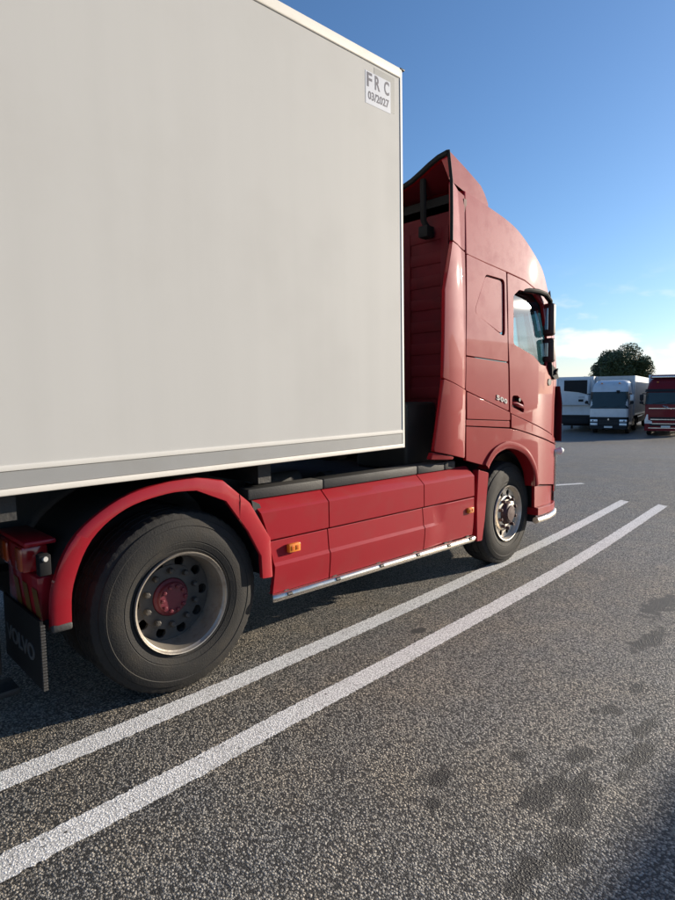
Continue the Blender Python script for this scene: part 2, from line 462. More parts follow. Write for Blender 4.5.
def paint_line(centre, width, end_cut=0.0, seed=1):
    rnd = random.Random(seed); bm = bmesh.new()
    C = smoothline(centre, 170); Lr = []
    for i, p in enumerate(C):
        p = Vector(p); d = (Vector(C[min(i+1, len(C)-1)])-Vector(C[max(i-1, 0)])).normalized(); n = Vector((-d.y, d.x))
        a = p+n*(width/2+rnd.uniform(-.006, .005)); b = p-n*(width/2+rnd.uniform(-.006, .005))
        if i == len(C)-1: b = b+d*end_cut
        Lr.append((a, b))
    va = [[bm.verts.new((q.x, q.y, ground_z(q.x, q.y)+0.004)) for q in pr] for pr in Lr]
    for i in range(len(va)-1): bm.faces.new((va[i][0], va[i][1], va[i+1][1], va[i+1][0]))
    return bm
for ctr, sd_ in (([(-6, -1.44), (-0.98, -1.369), (0.80, -1.305), (2.6, -1.19), (5.1, -0.97), (8.0, -0.63)], 3),
                 ([(-6, -1.98), (-1.12, -1.912), (0.34, -1.847), (1.61, -1.783), (4.26, -1.594), (8.0, -1.178)], 5)):
    o = obj('parking_line', paint_line(ctr, 0.145, -0.07, sd_), PAINT); o['kind'] = 'structure'
o = obj('parking_line', paint_line([(8.55, 1.0), (9.05, 0.75), (9.3, 0.63)], 0.12, 0, 9), PAINT); o['kind'] = 'structure'

# ------------------------------------------------------------------ wheels
def circle(r, n, cx=0, cz=0, ph=0): return [(cx+r*math.cos(2*PI*k/n+ph), cz+r*math.sin(2*PI*k/n+ph)) for k in range(n)]
def plate(bm, outer, holes, a0, a1):
    es = []
    for lp in [outer]+holes:
        vs = [bm.verts.new((x, a0, z)) for x, z in lp]
        es += [bm.edges.new((vs[i], vs[(i+1) % len(vs)])) for i in range(len(vs))]
    r = bmesh.ops.triangle_fill(bm, use_beauty=True, edges=es)
    fs = [f for f in r['geom'] if isinstance(f, bmesh.types.BMFace)]
    e = bmesh.ops.extrude_face_region(bm, geom=fs)
    for v in [v for v in e['geom'] if isinstance(v, bmesh.types.BMVert)]: v.co.y += a1-a0
TY_PROF = [(.300, .040), (.303, .022), (.318, .013), (.324, .015), (.327, .010), (.352, .002), (.356, .004), (.359, .000), (.385, -.002), (.412, .002), (.433, .009),
           (.436, .006), (.452, .012), (.466, .019), (.470, .026), (.486, .031), (.499, .040), (.506, .062), (.508, .085), (.499, .088), (.499, .097), (.508, .100), (.510, .150),
           (.499, .153), (.499, .163), (.510, .166), (.508, .215), (.499, .218), (.499, .227), (.508, .230), (.506, .252), (.497, .276), (.470, .295), (.41, .312), (.35, .31), (.300, .275)]
RS = [1.0, .51]
def rad(r_): return r_*RS[0] if r_ <= .3 else .3*RS[0]+(r_-.3)*(RS[1]-.3*RS[0])/.21
def tyre_bm(lug=True, off=0.0):
    bm = bmesh.new(); n = 168
    def mod(j, k):
        if not lug: return 0
        if 15 <= j <= 17 and k % 3 == 0: return -.0045
        if 18 <= j <= 30 and k % 8 == 0: return -.008
        return 0
    lathe(bm, [(rad(r), a+off) for r, a in TY_PROF], n, mod=mod, closed=True)
    return bm
def hexnut(bm, cx, cz, a0, a1, r, dome=0.6):
    n = 6
    A = [bm.verts.new((cx+r*math.cos(2*PI*k/n), a1, cz+r*math.sin(2*PI*k/n))) for k in range(n)]
    B = [bm.verts.new((cx+r*math.cos(2*PI*k/n), a0, cz+r*math.sin(2*PI*k/n))) for k in range(n)]
    Cc = [bm.verts.new((cx+r*dome*math.cos(2*PI*k/n), a0-r*0.35, cz+r*dome*math.sin(2*PI*k/n))) for k in range(n)]
    for U, V in ((A, B), (B, Cc)):
        for k in range(n): bm.faces.new((U[k], U[(k+1) % n], V[(k+1) % n], V[k]))
    bm.faces.new(Cc)
def make_wheel(kind, parent, loc, rotz=0.0, lug=True, detail=True):
    RS[0], RS[1] = (.955, .527) if kind == 'drive' else (.90, .512)
    q_ = RS[0]
    bm = bmesh.new()
    if kind == 'drive':
        lathe(bm, [(.300, .05), (.303, .022), (.306, .008), (.302, .000), (.296, .002), (.292, .012), (.283, .020), (.279, .040), (.277, .075), (.271, .10), (.268, .165), (.262, .178), (.262, .30)], 72)
        rim = obj('wheel', bm, STEEL, parent, smooth=True)
        bm = bmesh.new(); lathe(bm, [(.20, .166), (.198, .160), (.118, .158), (.116, .166)], 48, closed=True)
        plate(bm, circle(.266, 60), [circle(.032, 12, .222*math.cos(2*PI*k/10), .222*math.sin(2*PI*k/10)) for k in range(10)]+[circle(.11, 30)], .165, .185)
        obj('wheel_disc', bm, GREYSTEEL, rim, True)
        bm = bmesh.new(); lathe(bm, [(.12, .17), (.115, .16), (.113, .15), (.098, .14), (.096, .125), (.090, .118), (.001, .116)], 40)
        for k in range(10): hexnut(bm, .076*math.cos(2*PI*k/10), .076*math.sin(2*PI*k/10), .106, .12, .0125)
        obj('hub', bm, HUBRED, rim, True)
        na0, na1, nm = .128, .165, GREYSTEEL
        obj('tyre', tyre_bm(lug), TYRE, rim, True, sharp=28)
        obj('tyre', tyre_bm(lug, .345), TYRE, rim, True, sharp=28)
        bm = bmesh.new(); lathe(bm, [(.30, .36), (.27, .37), (.262, .5), (.265, .62), (.15, .62), (.11, .40), (.11, .18)], 40); obj('inner_rim', bm, CHASSIS, rim, True)
    else:
        lathe(bm, [(.300, .05), (.303, .022), (.306, .008), (.302, .000), (.296, .002), (.290, .014), (.284, .028), (.276, .05), (.272, .075)], 72)
        plate(bm, circle(.274, 60), [circle(.033, 12, .226*math.cos(2*PI*k/10), .226*math.sin(2*PI*k/10)) for k in range(10)]+[circle(.10, 30)], .050, .062)
        lathe(bm, [(.200, .051), (.192, .030), (.185, .026), (.135, .024), (.128, .030), (.126, .05)], 60)
        rim = obj('wheel', bm, ALU, parent, smooth=True)
        bm = bmesh.new(); lathe(bm, [(.130, .05), (.124, .012), (.108, -.008), (.100, -.014), (.086, -.016), (.080, -.026), (.001, -.030)], 40)
        obj('hub', bm, HUBBROWN, rim, True)
        na0, na1, nm = -.004, .026, HUBBROWN
        obj('tyre', tyre_bm(lug), TYRE, rim, True, sharp=28)
        bm = bmesh.new(); lathe(bm, [(.262, .10), (.25, .2), (.10, .2), (.10, .06)], 40); obj('brake_drum', bm, CHASSIS, rim, True)
    bm = bmesh.new(); hexnut(bm, 0, 0, na0, na1, .017); nut = obj('wheel_nut', bm, nm, rim)
    nme = nut.data
    for k in range(10):
        o = nut if k == 0 else link('wheel_nut', nme, rim)
        t = 2*PI*(k+.5)/10
        o.location = (.1675*q_*math.cos(t), 0, .1675*q_*math.sin(t))
    for ch in [rim]+list(rim.children):
        if ch.name.split('.')[0] in ('wheel', 'wheel_disc', 'hub', 'inner_rim', 'brake_drum'):
            for v in ch.data.vertices: v.co.x *= q_; v.co.z *= q_
    rim.location = loc; rim.rotation_euler = (0, 0, rotz)
    return rim
def copy_tree(o, parent=None):
    c = o.copy(); COL.objects.link(c); c.parent = parent
    for ch in list(o.children): copy_tree(ch, c)
    return c

# ------------------------------------------------------------------ the red tractor
truck = thing('semi_truck', 'large red high roof semi truck coupled to the white trailer, seen from its side', 'truck')
MIRR = []
def mp_(o): MIRR.append(o); return o
def cc(x): x = min(x, 4.95); return 0 if x < 3.2 else .0326*(x-3.2)**4
def ll(z): z = min(z, 3.9); return 0 if z < 1.9 else .03*(z-1.9)+.02*(z-1.9)**2
def half(x, z): return 1.25-cc(x)-ll(z)
def yf(x, z): return -half(x, z)
def ydef(x, z):      # side deflector bulges a little, its trailing edge turns in
    t = max(0.0, (2.72-x)/0.42)
    return -half(x, z)-0.022*math.sin(min(t, 1)*PI)+0.02*t*t
def T(name, outline, **k):
    f = k.pop('yf', yf); mm = k.pop('m', RED); return mp_(panel(name, outline, f, mm, truck, **k))
# deflector behind the cab
T('side_deflector', [(2.58, 2.94), (2.66, 2.925), (2.772, 2.885), (2.722, 1.729), (2.409, 1.822), (2.454, 2.541)], yf=ydef, grid=.03)
T('side_deflector', [(2.722, 1.715), (2.709, 1.139), (2.313, 1.222), (2.408, 1.806)], yf=ydef, off=.008, grid=.03, label='lower red deflector panel behind the cab')
T('deflector_lip', [(2.312, 1.205), (2.54, 1.157), (2.527, 1.143), (2.292, 1.158)], yf=ydef, rad=.004, thick=.05)
T('upper_deflector', [(2.632, 3.448), (2.726, 3.392), (2.815, 3.366), (2.773, 2.900), (2.66, 2.938), (2.582, 2.955)], yf=ydef, grid=.03)
bm = bmesh.new()
E_ = [(2.585, 2.94), (2.456, 2.541), (2.41, 1.811), (2.314, 1.218)]
q = []
for x, z in smoothline(E_, 6):
    y = ydef(x, z)
    q.append([bm.verts.new(p) for p in ((x+.004, y+.022, z), (x+.02, y+.045, z), (x+.12, y+.13, z), (x+.30, y+.15, z))])
for i in range(len(q)-1):
    for j in range(3): bm.faces.new((q[i][j], q[i][j+1], q[i+1][j+1], q[i+1][j]))
mp_(obj('deflector_return', bm, RED, truck, True))
bm = bmesh.new(); tube(bm, [(2.615, ydef(2.63, 3.69)+.005, 3.695), (2.628, ydef(2.63, 3.45)+.005, 3.45), (2.60, ydef(2.6, 3.2)+.005, 3.2), (2.575, ydef(2.58, 2.95)+.008, 2.952)], .014, 8)
mp_(obj('rubber_edge', bm, RUBBER_TRIM, truck, True))
# cab side
P3b = [(2.803, 2.884), (3.096, 2.851), (3.445, 2.818), (3.777, 2.782), (3.939, 2.739), (4.099, 2.70), (4.30, 2.66)]
SIL = [(4.40, 2.665), (4.331, 2.73), (4.193, 2.926), (3.974, 3.076), (3.724, 3.216), (3.488, 3.293), (3.179, 3.351), (2.835, 3.408)]
SILs = smoothline(SIL, 4)
T('roof_side_panel', P3b+SILs, rad=0.0, bev=.02, grid=.08, thick=.06)
EMB = [(2.876, 2.392), (3.087, 2.744), (3.398, 2.735), (3.374, 2.198)]
EMBi = [(2.902, 2.392), (3.099, 2.726), (3.381, 2.717), (3.358, 2.228)]
T('cab_rear_panel', [(2.802, 2.872), (3.095, 2.837), (3.428, 2.805), (3.418, 2.55), (3.414, 1.985), (2.744, 2.018)], holes=[EMB], hrad=.05, label='upper rear cab side panel with a blanked window shape')
T('blank_window', EMBi, rad=.055, off=-.014)
T('locker_panel', [(2.743, 2.001), (3.414, 1.967), (3.437, 1.525), (2.737, 1.721)])
T('sill_panel', [(2.737, 1.701), (3.437, 1.507), (3.443, 1.438), (2.741, 1.476)], off=.012)
T('trim_strip', [(2.741, 1.462), (3.447, 1.424), (3.449, 1.371), (2.741, 1.418)], off=.004, rad=.004)
arch = [(3.029, 1.047), (3.076, 1.107), (3.174, 1.182), (3.292, 1.22), (3.414, 1.232), (3.58, 1.207), (3.757, 1.141), (3.885, 1.042), (3.981, .921), (4.035, .762)]
archs = smoothline(arch, 4)
T('wheel_arch_panel', [(2.742, 1.403), (3.456, 1.352), (3.634, 1.325), (4.165, 1.21), (4.413, 1.156), (4.80, 1.09), (4.80, .66), (4.429, .712)]+archs[::-1]+[(2.996, 1.055), (2.869, 1.084), (2.745, 1.115)], rad=.004, grid=.07, bev=.004, off=.004)
# flared arch lip
bm = bmesh.new(); rows = []
for i, (x, z) in enumerate(archs):
    d = Vector((x-3.53, z-.62)).normalized(); y = yf(x, z)
    rows.append([bm.verts.new(p) for p in ((x+d.x*.012, y+.01, z+d.y*.012), (x+d.x*.004, y-.022, z+d.y*.004), (x-d.x*.035, y-.030, z-d.y*.035), (x-d.x*.062, y-.018, z-d.y*.062), (x-d.x*.064, y+.10, z-d.y*.064))])
for i in range(len(rows)-1):
    for j in range(4): bm.faces.new((rows[i][j], rows[i][j+1], rows[i+1][j+1], rows[i+1][j]))
mp_(obj('arch_lip', bm, RED, truck, True, sharp=50))
T('door_sill', [(3.476, 1.488), (4.366, 1.253), (4.80, 1.135), (4.80, 1.11), (4.42, 1.172), (4.164, 1.227), (3.633, 1.339), (3.478, 1.368)], off=.010, rad=.004)
WIN = [(3.544, 2.605), (3.66, 2.672), (3.979, 2.668), (4.166, 2.578), (4.262, 2.231), (4.240, 1.955), (4.08, 1.972), (3.92, 2.050), (3.52, 2.148)]
HAN = [(3.492, 1.672), (3.600, 1.668), (3.715, 1.60), (3.735, 1.487), (3.498, 1.560)]
door = T('door', [(3.452, 2.797), (3.774, 2.764), (3.937, 2.722), (4.097, 2.682), (4.317, 2.632), (4.43, 2.139), (4.485, 1.90), (4.48, 1.72), (4.455, 1.245), (4.365, 1.274), (3.468, 1.506), (3.432, 2.183)], holes=[WIN, HAN], hrad=.05, grid=.07)
bm = bmesh.new()
wr = rounded([(3.54, 2.62), (3.66, 2.684), (3.985, 2.68), (4.175, 2.59), (4.275, 2.231), (4.252, 1.945), (4.08, 1.958), (3.915, 2.036), (3.51, 2.132)], .03)
def yg(x, z): return -1.226+(x-3.5)*0.055+0.05*(z-2.1)+0.085*max(0, z-2.1)**2
bm.free()
panel('side_window', wr, yg, GLASS, door, rad=0, grid=.04, thick=.004, bev=.001, label='tinted side window catching the sun')
bm = bmesh.new()
wr2 = [(x, yg(x, z)-.004, z) for x, z in wr]
tube(bm, wr2, .013, 6, closed=True); obj('window_seal', bm, RUBBER_TRIM, door, True)
# recessed door handle
panel('handle_recess', [(3.488, 1.678), (3.604, 1.674), (3.722, 1.604), (3.742, 1.48), (3.49, 1.552)], lambda x, z: yf(x, z)+.045, RED_SHADE, door, rad=.03)
bm = bmesh.new(); tube(bm, [(3.515, yf(3.5, 1.6)+.01, 1.592), (3.56, yf(3.5, 1.6)-.006, 1.588), (3.66, yf(3.65, 1.6)-.006, 1.562), (3.715, yf(3.7, 1.6)+.012, 1.548)], [.014, .02, .02, .014], 8); obj('handle', bm, RED, door, True)
bm = bmesh.new(); tube(bm, [(3.64, yf(3.64, 1.62)+.04, 1.625), (3.64, yf(3.64, 1.62)-.0, 1.625)], .018, 12); obj('lock', bm, BLACK, door, True)
T('pillar_panel', [(4.335, 2.64), (4.43, 2.63), (4.60, 2.20), (4.80, 1.74), (4.80, 1.16), (4.475, 1.235), (4.498, 1.72), (4.503, 1.90), (4.447, 2.139)], rad=.004)
bm = bmesh.new(); tube(bm, [(4.30, yf(4.3, 1.80)+.02, 1.80), (4.30, yf(4.3, 1.80)-.012, 1.80)], .036, 14); mp_(obj('side_indicator', bm, BLACK, truck, True))
# front of the cab
def front_row(z):
    Xe = 4.80 if z < 1.75 else 4.80-0.39*(z-1.75)
    Xc = 5.125-0.10*max(0, z-1.75)+0.02*min(0, z-1.0)
    return Xe, Xc
def front_surf(name, z0, z1, m, nz, inset=0.0, tmax=1.0, parent=truck, y_off=0.0):
    bm = bmesh.new(); G = []
    for j in range(nz+1):
        z = z0+(z1-z0)*j/nz; Xe, Xc = front_row(z); ye = half(Xe, z)
        G.append([bm.verts.new((Xe+(Xc-Xe)*(1-abs(t)**3)-inset, t*ye, z)) for t in [tmax*(-1+2*k/28) for k in range(29)]])
    for j in range(nz):
        for k in range(28): bm.faces.new((G[j][k], G[j][k+1], G[j+1][k+1], G[j+1][k]))
    return obj(name, bm, m, parent, True)
front_surf('front_panel', 1.16, 1.73, RED, 6)
front_surf('grille', 0.70, 1.14, BLACK, 5, inset=.015)
front_surf('bumper', 0.42, 0.68, RED, 4)
front_surf('windshield', 1.75, 2.63, GLASS, 8, inset=.01, tmax=.97)
front_surf('windshield_header', 2.60, 2.76, BLACK, 3, inset=-.004)
# roof
bm = bmesh.new(); G = []
for x, z in SILs:
    fr = max(0, min(1, (x-3.3)/1.1)); B = 0.60*fr**1.6
    h_ = half(x, z)
    G.append([bm.verts.new((x+B*(1-abs(t)**2.4), t*(h_-.016), z+.012+.07*(1-t*t))) for t in [-1+2*k/24 for k in range(25)]])
for j in range(len(G)-1):
    for k in range(24): bm.faces.new((G[j][k], G[j][k+1], G[j+1][k+1], G[j+1][k]))
obj('roof', bm, RED, truck, True)
# roof spoiler with raised shoulders
def spo(x, y):
    t = (x-2.62)/(3.21-2.62); ay = abs(y)
    zr = 3.53+0.16*sst(.62, 1.14, ay)
    k = 0.62*t+0.12*t*t if t < .8 else 0.5728+(1-0.5728)*((t-.8)/.2)**1.3
    return zr+(3.385-zr)*min(1, k)
bm = bmesh.new(); top = []; bot = []
nx, ny = 10, 28
for i in range(nx+1):
    x = 2.62+(3.21-2.62)*i/nx
    yr = 1.145+0.0*i
    top.append([bm.verts.new((x, yr*(-1+2*k/ny), spo(x, yr*(-1+2*k/ny)))) for k in range(ny+1)])
    bot.append([bm.verts.new((x, yr*(-1+2*k/ny), max(spo(x, yr*(-1+2*k/ny))-.03, 3.36) if 0 < k < ny else min(3.465-.14*i/nx, spo(x, yr)-.005))) for k in range(ny+1)])
for i in range(nx):
    for k in range(ny):
        bm.faces.new((top[i][k], top[i][k+1], top[i+1][k+1], top[i+1][k])); bm.faces.new((bot[i][k], bot[i+1][k], bot[i+1][k+1], bot[i][k+1]))
    for k in (0, ny): bm.faces.new((top[i][k], top[i+1][k], bot[i+1][k], bot[i][k]))
for k in range(ny):
    bm.faces.new((top[0][k], top[0][k+1], bot[0][k+1], bot[0][k]))
obj('roof_spoiler', bm, RED, truck, True)
bm = bmesh.new(); tube(bm, [(2.612, -1.14+2.28*k/24, spo(2.62, -1.14+2.28*k/24)-.012) for k in range(25)], .024, 8); obj('spoiler_lip', bm, RUBBER_TRIM, truck, True)
for y in (-.84, .84):
    bm = bmesh.new(); tube(bm, [(2.66, y, 3.55), (2.67, y, 3.2), (2.72, y-.02, 3.12)], .028, 8); box(bm, 2.655, 2.76, y-.05, y+.05, 3.06, 3.16, .01); obj('spoiler_strut', bm, RUBBER_TRIM, truck, True)
bm = bmesh.new(); q = []
for i in range(7):
    x = 2.635+(3.15-2.635)*i/6; q.append([bm.verts.new((x, y, max(spo(x, y)-.045, 3.30))) for y in [-1.12+2.24*k/20 for k in range(21)]])
for i in range(6):
    for k in range(20): bm.faces.new((q[i][k], q[i+1][k], q[i+1][k+1], q[i][k+1]))
obj('spoiler_liner', bm, RED_SHADE, truck, True)  # shade under the spoiler put into the liner's dark red
bxo('spoiler_beam', (2.80, 2.86, -1.08, 1.08, 3.26, 3.42), RUBBER_TRIM, truck)
# rear wall of the cab: pressed ribs
bxo('cab_rear_wall', (2.80, 2.84, -1.17, 1.17, 1.15, 3.34), RED_SHADE, truck, 0)  # shade behind the cab put into the red of wall and ribs
for i in range(9):
    z = 1.45+i*.2
    bxo('wall_rib', (2.793, 2.803, -1.08, 1.08, z, z+.10), RED_SHADE, truck, .004)
for y in (-.98, -.55, .55, .98): bxo('wall_rib', (2.786, 2.794, y-.04, y+.04, 1.4, 3.15), RED_SHADE, truck, .003)
bxo('cab_floor', (2.80, 4.75, -1.08, 1.08, 1.16, 1.22), BLACK, truck, 0)
bxo('dashboard', (4.45, 4.98, -.92, .92, 1.25, 1.84), INTERIOR, truck, .06)
for y in (-.62, .62):
    bm = bmesh.new(); box(bm, 3.45, 3.95, y-.25, y+.25, 1.55, 1.72, .05); box(bm, 3.35, 3.5, y-.24, y+.24, 1.66, 2.28, .06); box(bm, 3.36, 3.47, y-.14, y+.14, 2.3, 2.5, .04)
    obj('seat', bm, SEAT, truck, True)
bm = bmesh.new(); tube(bm, [(4.30+.09*math.cos(t), .62+.23*math.sin(t), 1.95-.2*math.cos(t)) for t in [2*PI*k/24 for k in range(24)]], .016, 8, closed=True)
tube(bm, [(4.30, .62, 1.95), (4.5, .62, 1.8)], .03, 8); tube(bm, [(4.3, .40, 1.95), (4.3, .84, 1.95)], .014, 6); obj('steering_wheel', bm, BLACK, truck, True)
bxo('cab_ceiling', (2.84, 3.85, -1.02, 1.02, 3.05, 3.07), INTERIOR, truck, 0)
# corner air deflector standing off the front corner
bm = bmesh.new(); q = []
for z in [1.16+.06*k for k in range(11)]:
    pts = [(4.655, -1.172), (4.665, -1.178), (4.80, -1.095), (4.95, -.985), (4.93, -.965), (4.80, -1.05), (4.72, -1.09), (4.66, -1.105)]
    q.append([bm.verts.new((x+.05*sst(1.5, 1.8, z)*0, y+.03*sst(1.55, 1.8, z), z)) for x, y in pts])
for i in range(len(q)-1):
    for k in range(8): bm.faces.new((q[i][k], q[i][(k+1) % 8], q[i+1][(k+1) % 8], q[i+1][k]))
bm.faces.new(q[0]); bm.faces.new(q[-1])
mp_(obj('corner_deflector', bm, RED_SHADE, truck, True, sharp=40))  # cab red, the shade on its rear side put into the colour
# front lower corner: bumper side, step, guard tube, lamp
T('bumper_side', [(4.045, .748), (4.44, .69), (4.80, .63), (4.80, .47), (4.05, .515)], off=-.03, rad=.01)
T('step_plate', [(4.05, .505), (4.80, .465), (4.80, .40), (4.05, .435)], off=.012, rad=.006, thick=.2)
bm = bmesh.new(); tube(bm, [(4.02, -1.235, .385), (4.3, -1.215, .378), (4.55, -1.15, .37), (4.75, -1.06, .368), (4.95, -.85, .366), (5.08, -.5, .366), (5.1, 0, .366)], .034, 12); mp_(obj('front_guard_tube', bm, CHROME, truck, True))
bm = bmesh.new(); tube(bm, [(4.66, -1.10, 1.045), (4.70, -1.145, 1.05), (4.76, -1.135, 1.05)], [.022, .042, .03], 12); mp_(obj('marker_lamp', bm, LENSWHITE, truck, True))
bm = bmesh.new(); tube(bm, [(4.66, -1.112, 1.03), (4.66, -1.114, .85), (4.66, -1.112, .6)], .014, 8); mp_(obj('lamp_trim', bm, CHROME, truck, True))
bm = bmesh.new(); box(bm, 4.90, 5.08, -.84, -.50, .74, 1.0, .03); mp_(obj('headlight', bm, LENSWHITE, truck, True))
# mirrors: two heads on a looped arm
bm = bmesh.new()
tube(bm, [(3.74, -1.195, 2.672), (3.84, -1.215, 2.685), (4.0, -1.225, 2.690), (4.14, -1.23, 2.675), (4.24, -1.23, 2.62), (4.255, -1.23, 2.5)], [.014, .022, .026, .028, .026, .02], 10)
arm = mp_(obj('mirror_arm', bm, RUBBER_TRIM, truck, True)); bm = bmesh.new()
tube(bm, [(4.27, -1.215, 2.05), (4.29, -1.215, 1.97), (4.33, -1.19, 1.91), (4.40, -1.15, 1.87)], [.02, .026, .036, .045], 10)
arm = mp_(obj('mirror_arm', bm, RUBBER_TRIM, truck, True))
def mirror_head(z0, z1, x, y0, y1):
    bm = bmesh.new(); box(bm, x, x+.085, y0, y1, z0, z1, .03, 3)
    hd = mp_(obj('mirror_housing', bm, HUBBROWN, truck, True))
    bm = bmesh.new(); box(bm, x-.004, x+.004, y0+.05, y1-.035, z0+.06, z1-.05, .003); obj('mirror_glass', bm, MIRROR, hd)
mirror_head(2.27, 2.60, 4.215, -1.275, -1.155)
mirror_head(2.0, 2.25, 4.23, -1.272, -1.15)
bm = bmesh.new(); prism(bm, [(4.30, 1.93), (4.36, 1.99), (4.48, 1.93), (4.53, 1.84), (4.44, 1.83)], -1.20, -1.10); mp_(obj('mirror_foot', bm, RUBBER_TRIM, truck))
bm = bmesh.new(); prism(bm, [(4.42, 1.90), (4.47, 1.945), (4.45, 1.88)], -1.22, -1.20); mp_(obj('camera_fin', bm, RUBBER_TRIM, truck))
# badge
for k, ch in enumerate('500'):
    x = 3.215+k*.066; z = 1.634-k*.066*.25
    place_text('badge_digit', ch, .06, WHITEF, truck, (x, -1.2535, z), (1, 0, -.25), (.0, 0, 1), width=.054, extr=.003, hscale=.044)

# --- skirts between the axles
PR_U = [(-1.165, 1.045), (-1.175, 1.038), (-1.245, .975), (-1.254, .965), (-1.256, .79), (-1.250, .783)]
def ledge(x): return 0.013*(1-sst(2.17, 2.47, x))
def PR_L(x):
    e = ledge(x); g = 0.016*(1-sst(2.30, 2.47, x))
    return [(-1.252+g, .772), (-1.254+g, .768), (-1.254+g*.2, .634), (-1.252-e, .612), (-1.250-e, .56), (-1.246-e*.8, .50), (-1.238-e*.8, .435), (-1.225, .43)]
def leftx(z):
    pts = [(.39, .627), (.436, .629), (.63, .642), (.80, .608), (1.06, .515)]
    for (a, xa), (b, xb) in zip(pts, pts[1:]):
        if a <= z <= b: return xa+(xb-xa)*(z-a)/(b-a)
    return pts[-1][1] if z > 1 else pts[0][1]
def skirt(name, x0, x1, prof, n=10):
    bm = bmesh.new(); fr = []; bk = []
    for i in range(n+1):
        s = i/n; rf = []; rb = []
        for j in range(len(prof(1))):
            z = prof(x1)[j][1]; a = leftx(z) if x0 is None else x0
            x = a+(x1-a)*s; y, z = prof(x)[j]
            rf.append(bm.verts.new((x, y, z))); rb.append(bm.verts.new((x, y+.03, z)))
        fr.append(rf); bk.append(rb)
    m_ = len(fr[0])
    for i in range(n):
        for j in range(m_-1):
            bm.faces.new((fr[i][j], fr[i+1][j], fr[i+1][j+1], fr[i][j+1])); bm.faces.new((bk[i][j], bk[i][j+1], bk[i+1][j+1], bk[i+1][j]))
        for j in (0, m_-1): bm.faces.new((fr[i][j], fr[i+1][j], bk[i+1][j], bk[i][j]))
    for i in (0, n):
        for j in range(m_-1): bm.faces.new((fr[i][j], fr[i][j+1], bk[i][j+1], bk[i][j]))
    return mp_(obj(name, bm, RED_SK, truck, True, sharp=14))
for a, b in ((None, 1.112), (1.122, 2.153), (2.163, 2.868)):
    skirt('upper_skirt', a, b, lambda x: PR_U)
    skirt('lower_skirt', a, b, PR_L, 24)
for a, b in ((.50, 1.125), (1.131, 2.15), (2.158, 2.515), (2.524, 2.672)):
    bm = bmesh.new(); box(bm, a, b, -1.19, -1.06, 1.045, 1.112, .009, 2); mp_(obj('skirt_rail', bm, GREYRAIL, truck, True))
bm = bmesh.new(); tube(bm, [(.625, -1.25, .408), (.64, -1.258, .408), (1.5, -1.26, .407), (2.83, -1.26, .405), (2.86, -1.25, .405)], .027, 14)
tb = mp_(obj('side_guard_tube', bm, CHROME, truck, True))
for x in (.74, 1.17, 1.62, 2.05, 2.46, 2.78):
    bm = bmesh.new(); tube(bm, [(x-.018, -1.279, .418), (x+.018, -1.279, .418)], .013, 8); obj('tube_bolt', bm, BLACK, tb, True)
    bxo('tube_bracket', (x-.02, x+.02, -1.25, -1.1, .37, .44), CHASSIS, tb, 0)
for x, z in ((.797, .709), (2.799, .669)):
    s = 1.0 if x < 1 else .85
    lb = 'square amber side marker lamp on the skirt'
    bm = bmesh.new(); box(bm, x-.048*s, x+.048*s, -1.276, -1.245, z-.028*s, z+.028*s, .006); l_ = mp_(obj('side_marker', bm, AMBER, truck, True, label=lb))
    for dx in (-.02, .018):
        bm = bmesh.new(); box(bm, x+dx*s-.013*s, x+dx*s+.013*s, -1.279, -1.27, z-.015*s, z+.015*s, .003); obj('lens', bm, AMBER_D, l_, True)
# rear half of the front wheel guard
T('front_wheel_guard', [(2.945, 1.01), (3.03, .985), (3.105, .965), (3.075, .75), (3.05, .55), (3.01, .36), (2.935, .365), (2.925, .70)], rad=.012, m=RED_SK, thick=.06)
bm = bmesh.new(); q = []
for k in range(19):
    t = R(200-k*12.2); q.append([bm.verts.new((3.56+.585*math.cos(t), y, .54+.585*math.sin(t))) for y in (-1.18, -.70)])
for i in range(18): bm.faces.new((q[i][0], q[i][1], q[i+1][1], q[i+1][0]))
mp_(obj('wheel_liner', bm, BLACK, truck, True))

# --- rear fender
def lin(P, n=5):
    out = []
    for a, b in zip(P, P[1:]): out += [(a[0]+(b[0]-a[0])*k/n, a[1]+(b[1]-a[1])*k/n) for k in range(n)]
    return out+[P[-1]]
FOk = [(-.706, .583), (-.685, .804), (-.568, 1.023), (-.334, 1.175), (-.076, 1.232), (.101, 1.240), (.285, 1.200), (.463, 1.052), (.613, .808), (.625, .554)]
FIk = [(-.607, .600), (-.59, .782), (-.491, .988), (-.313, 1.116), (-.079, 1.166), (.098, 1.162), (.29, 1.075), (.440, .868), (.53, .70), (.536, .561)]
FO = smoothline(FOk[:6], 5)[:-1]+lin(FOk[5:]); FI = smoothline(FIk[:6], 5)[:-1]+lin(FIk[5:])
def fender(a, b, tilt=0.0):
    bm = bmesh.new(); S = []
    for i in range(a, b+1):
        fo = Vector(FO[i]); fi = Vector(FI[i]); d = fo-fi
        def p(t, y): v = fi+d*t; return (v.x, y, v.y)
        S.append([bm.verts.new(c) for c in (p(.06, -1.235), p(0, -1.262), p(.04, -1.270), p(.70, -1.272+tilt), p(.95, -1.262+tilt), p(1.0, -1.24), p(.72, -1.225), p(.62, -1.235))])
    m_ = 8
    for i in range(len(S)-1):
        for j in range(m_): bm.faces.new((S[i][j], S[i][(j+1) % m_], S[i+1][(j+1) % m_], S[i+1][j]))
    bm.faces.new(S[0]); bm.faces.new(S[-1])
    return mp_(obj('rear_fender', bm, RED_SK, truck, True, sharp=40))
nF = len(FO)-1
bm = bmesh.new(); q = []
for fo_, fi_ in zip(FO, FI):
    a_ = Vector(fi_)+(Vector(fo_)-Vector(fi_))*.62; q.append([bm.verts.new((a_.x, y, a_.y)) for y in (-1.236, -.64)])
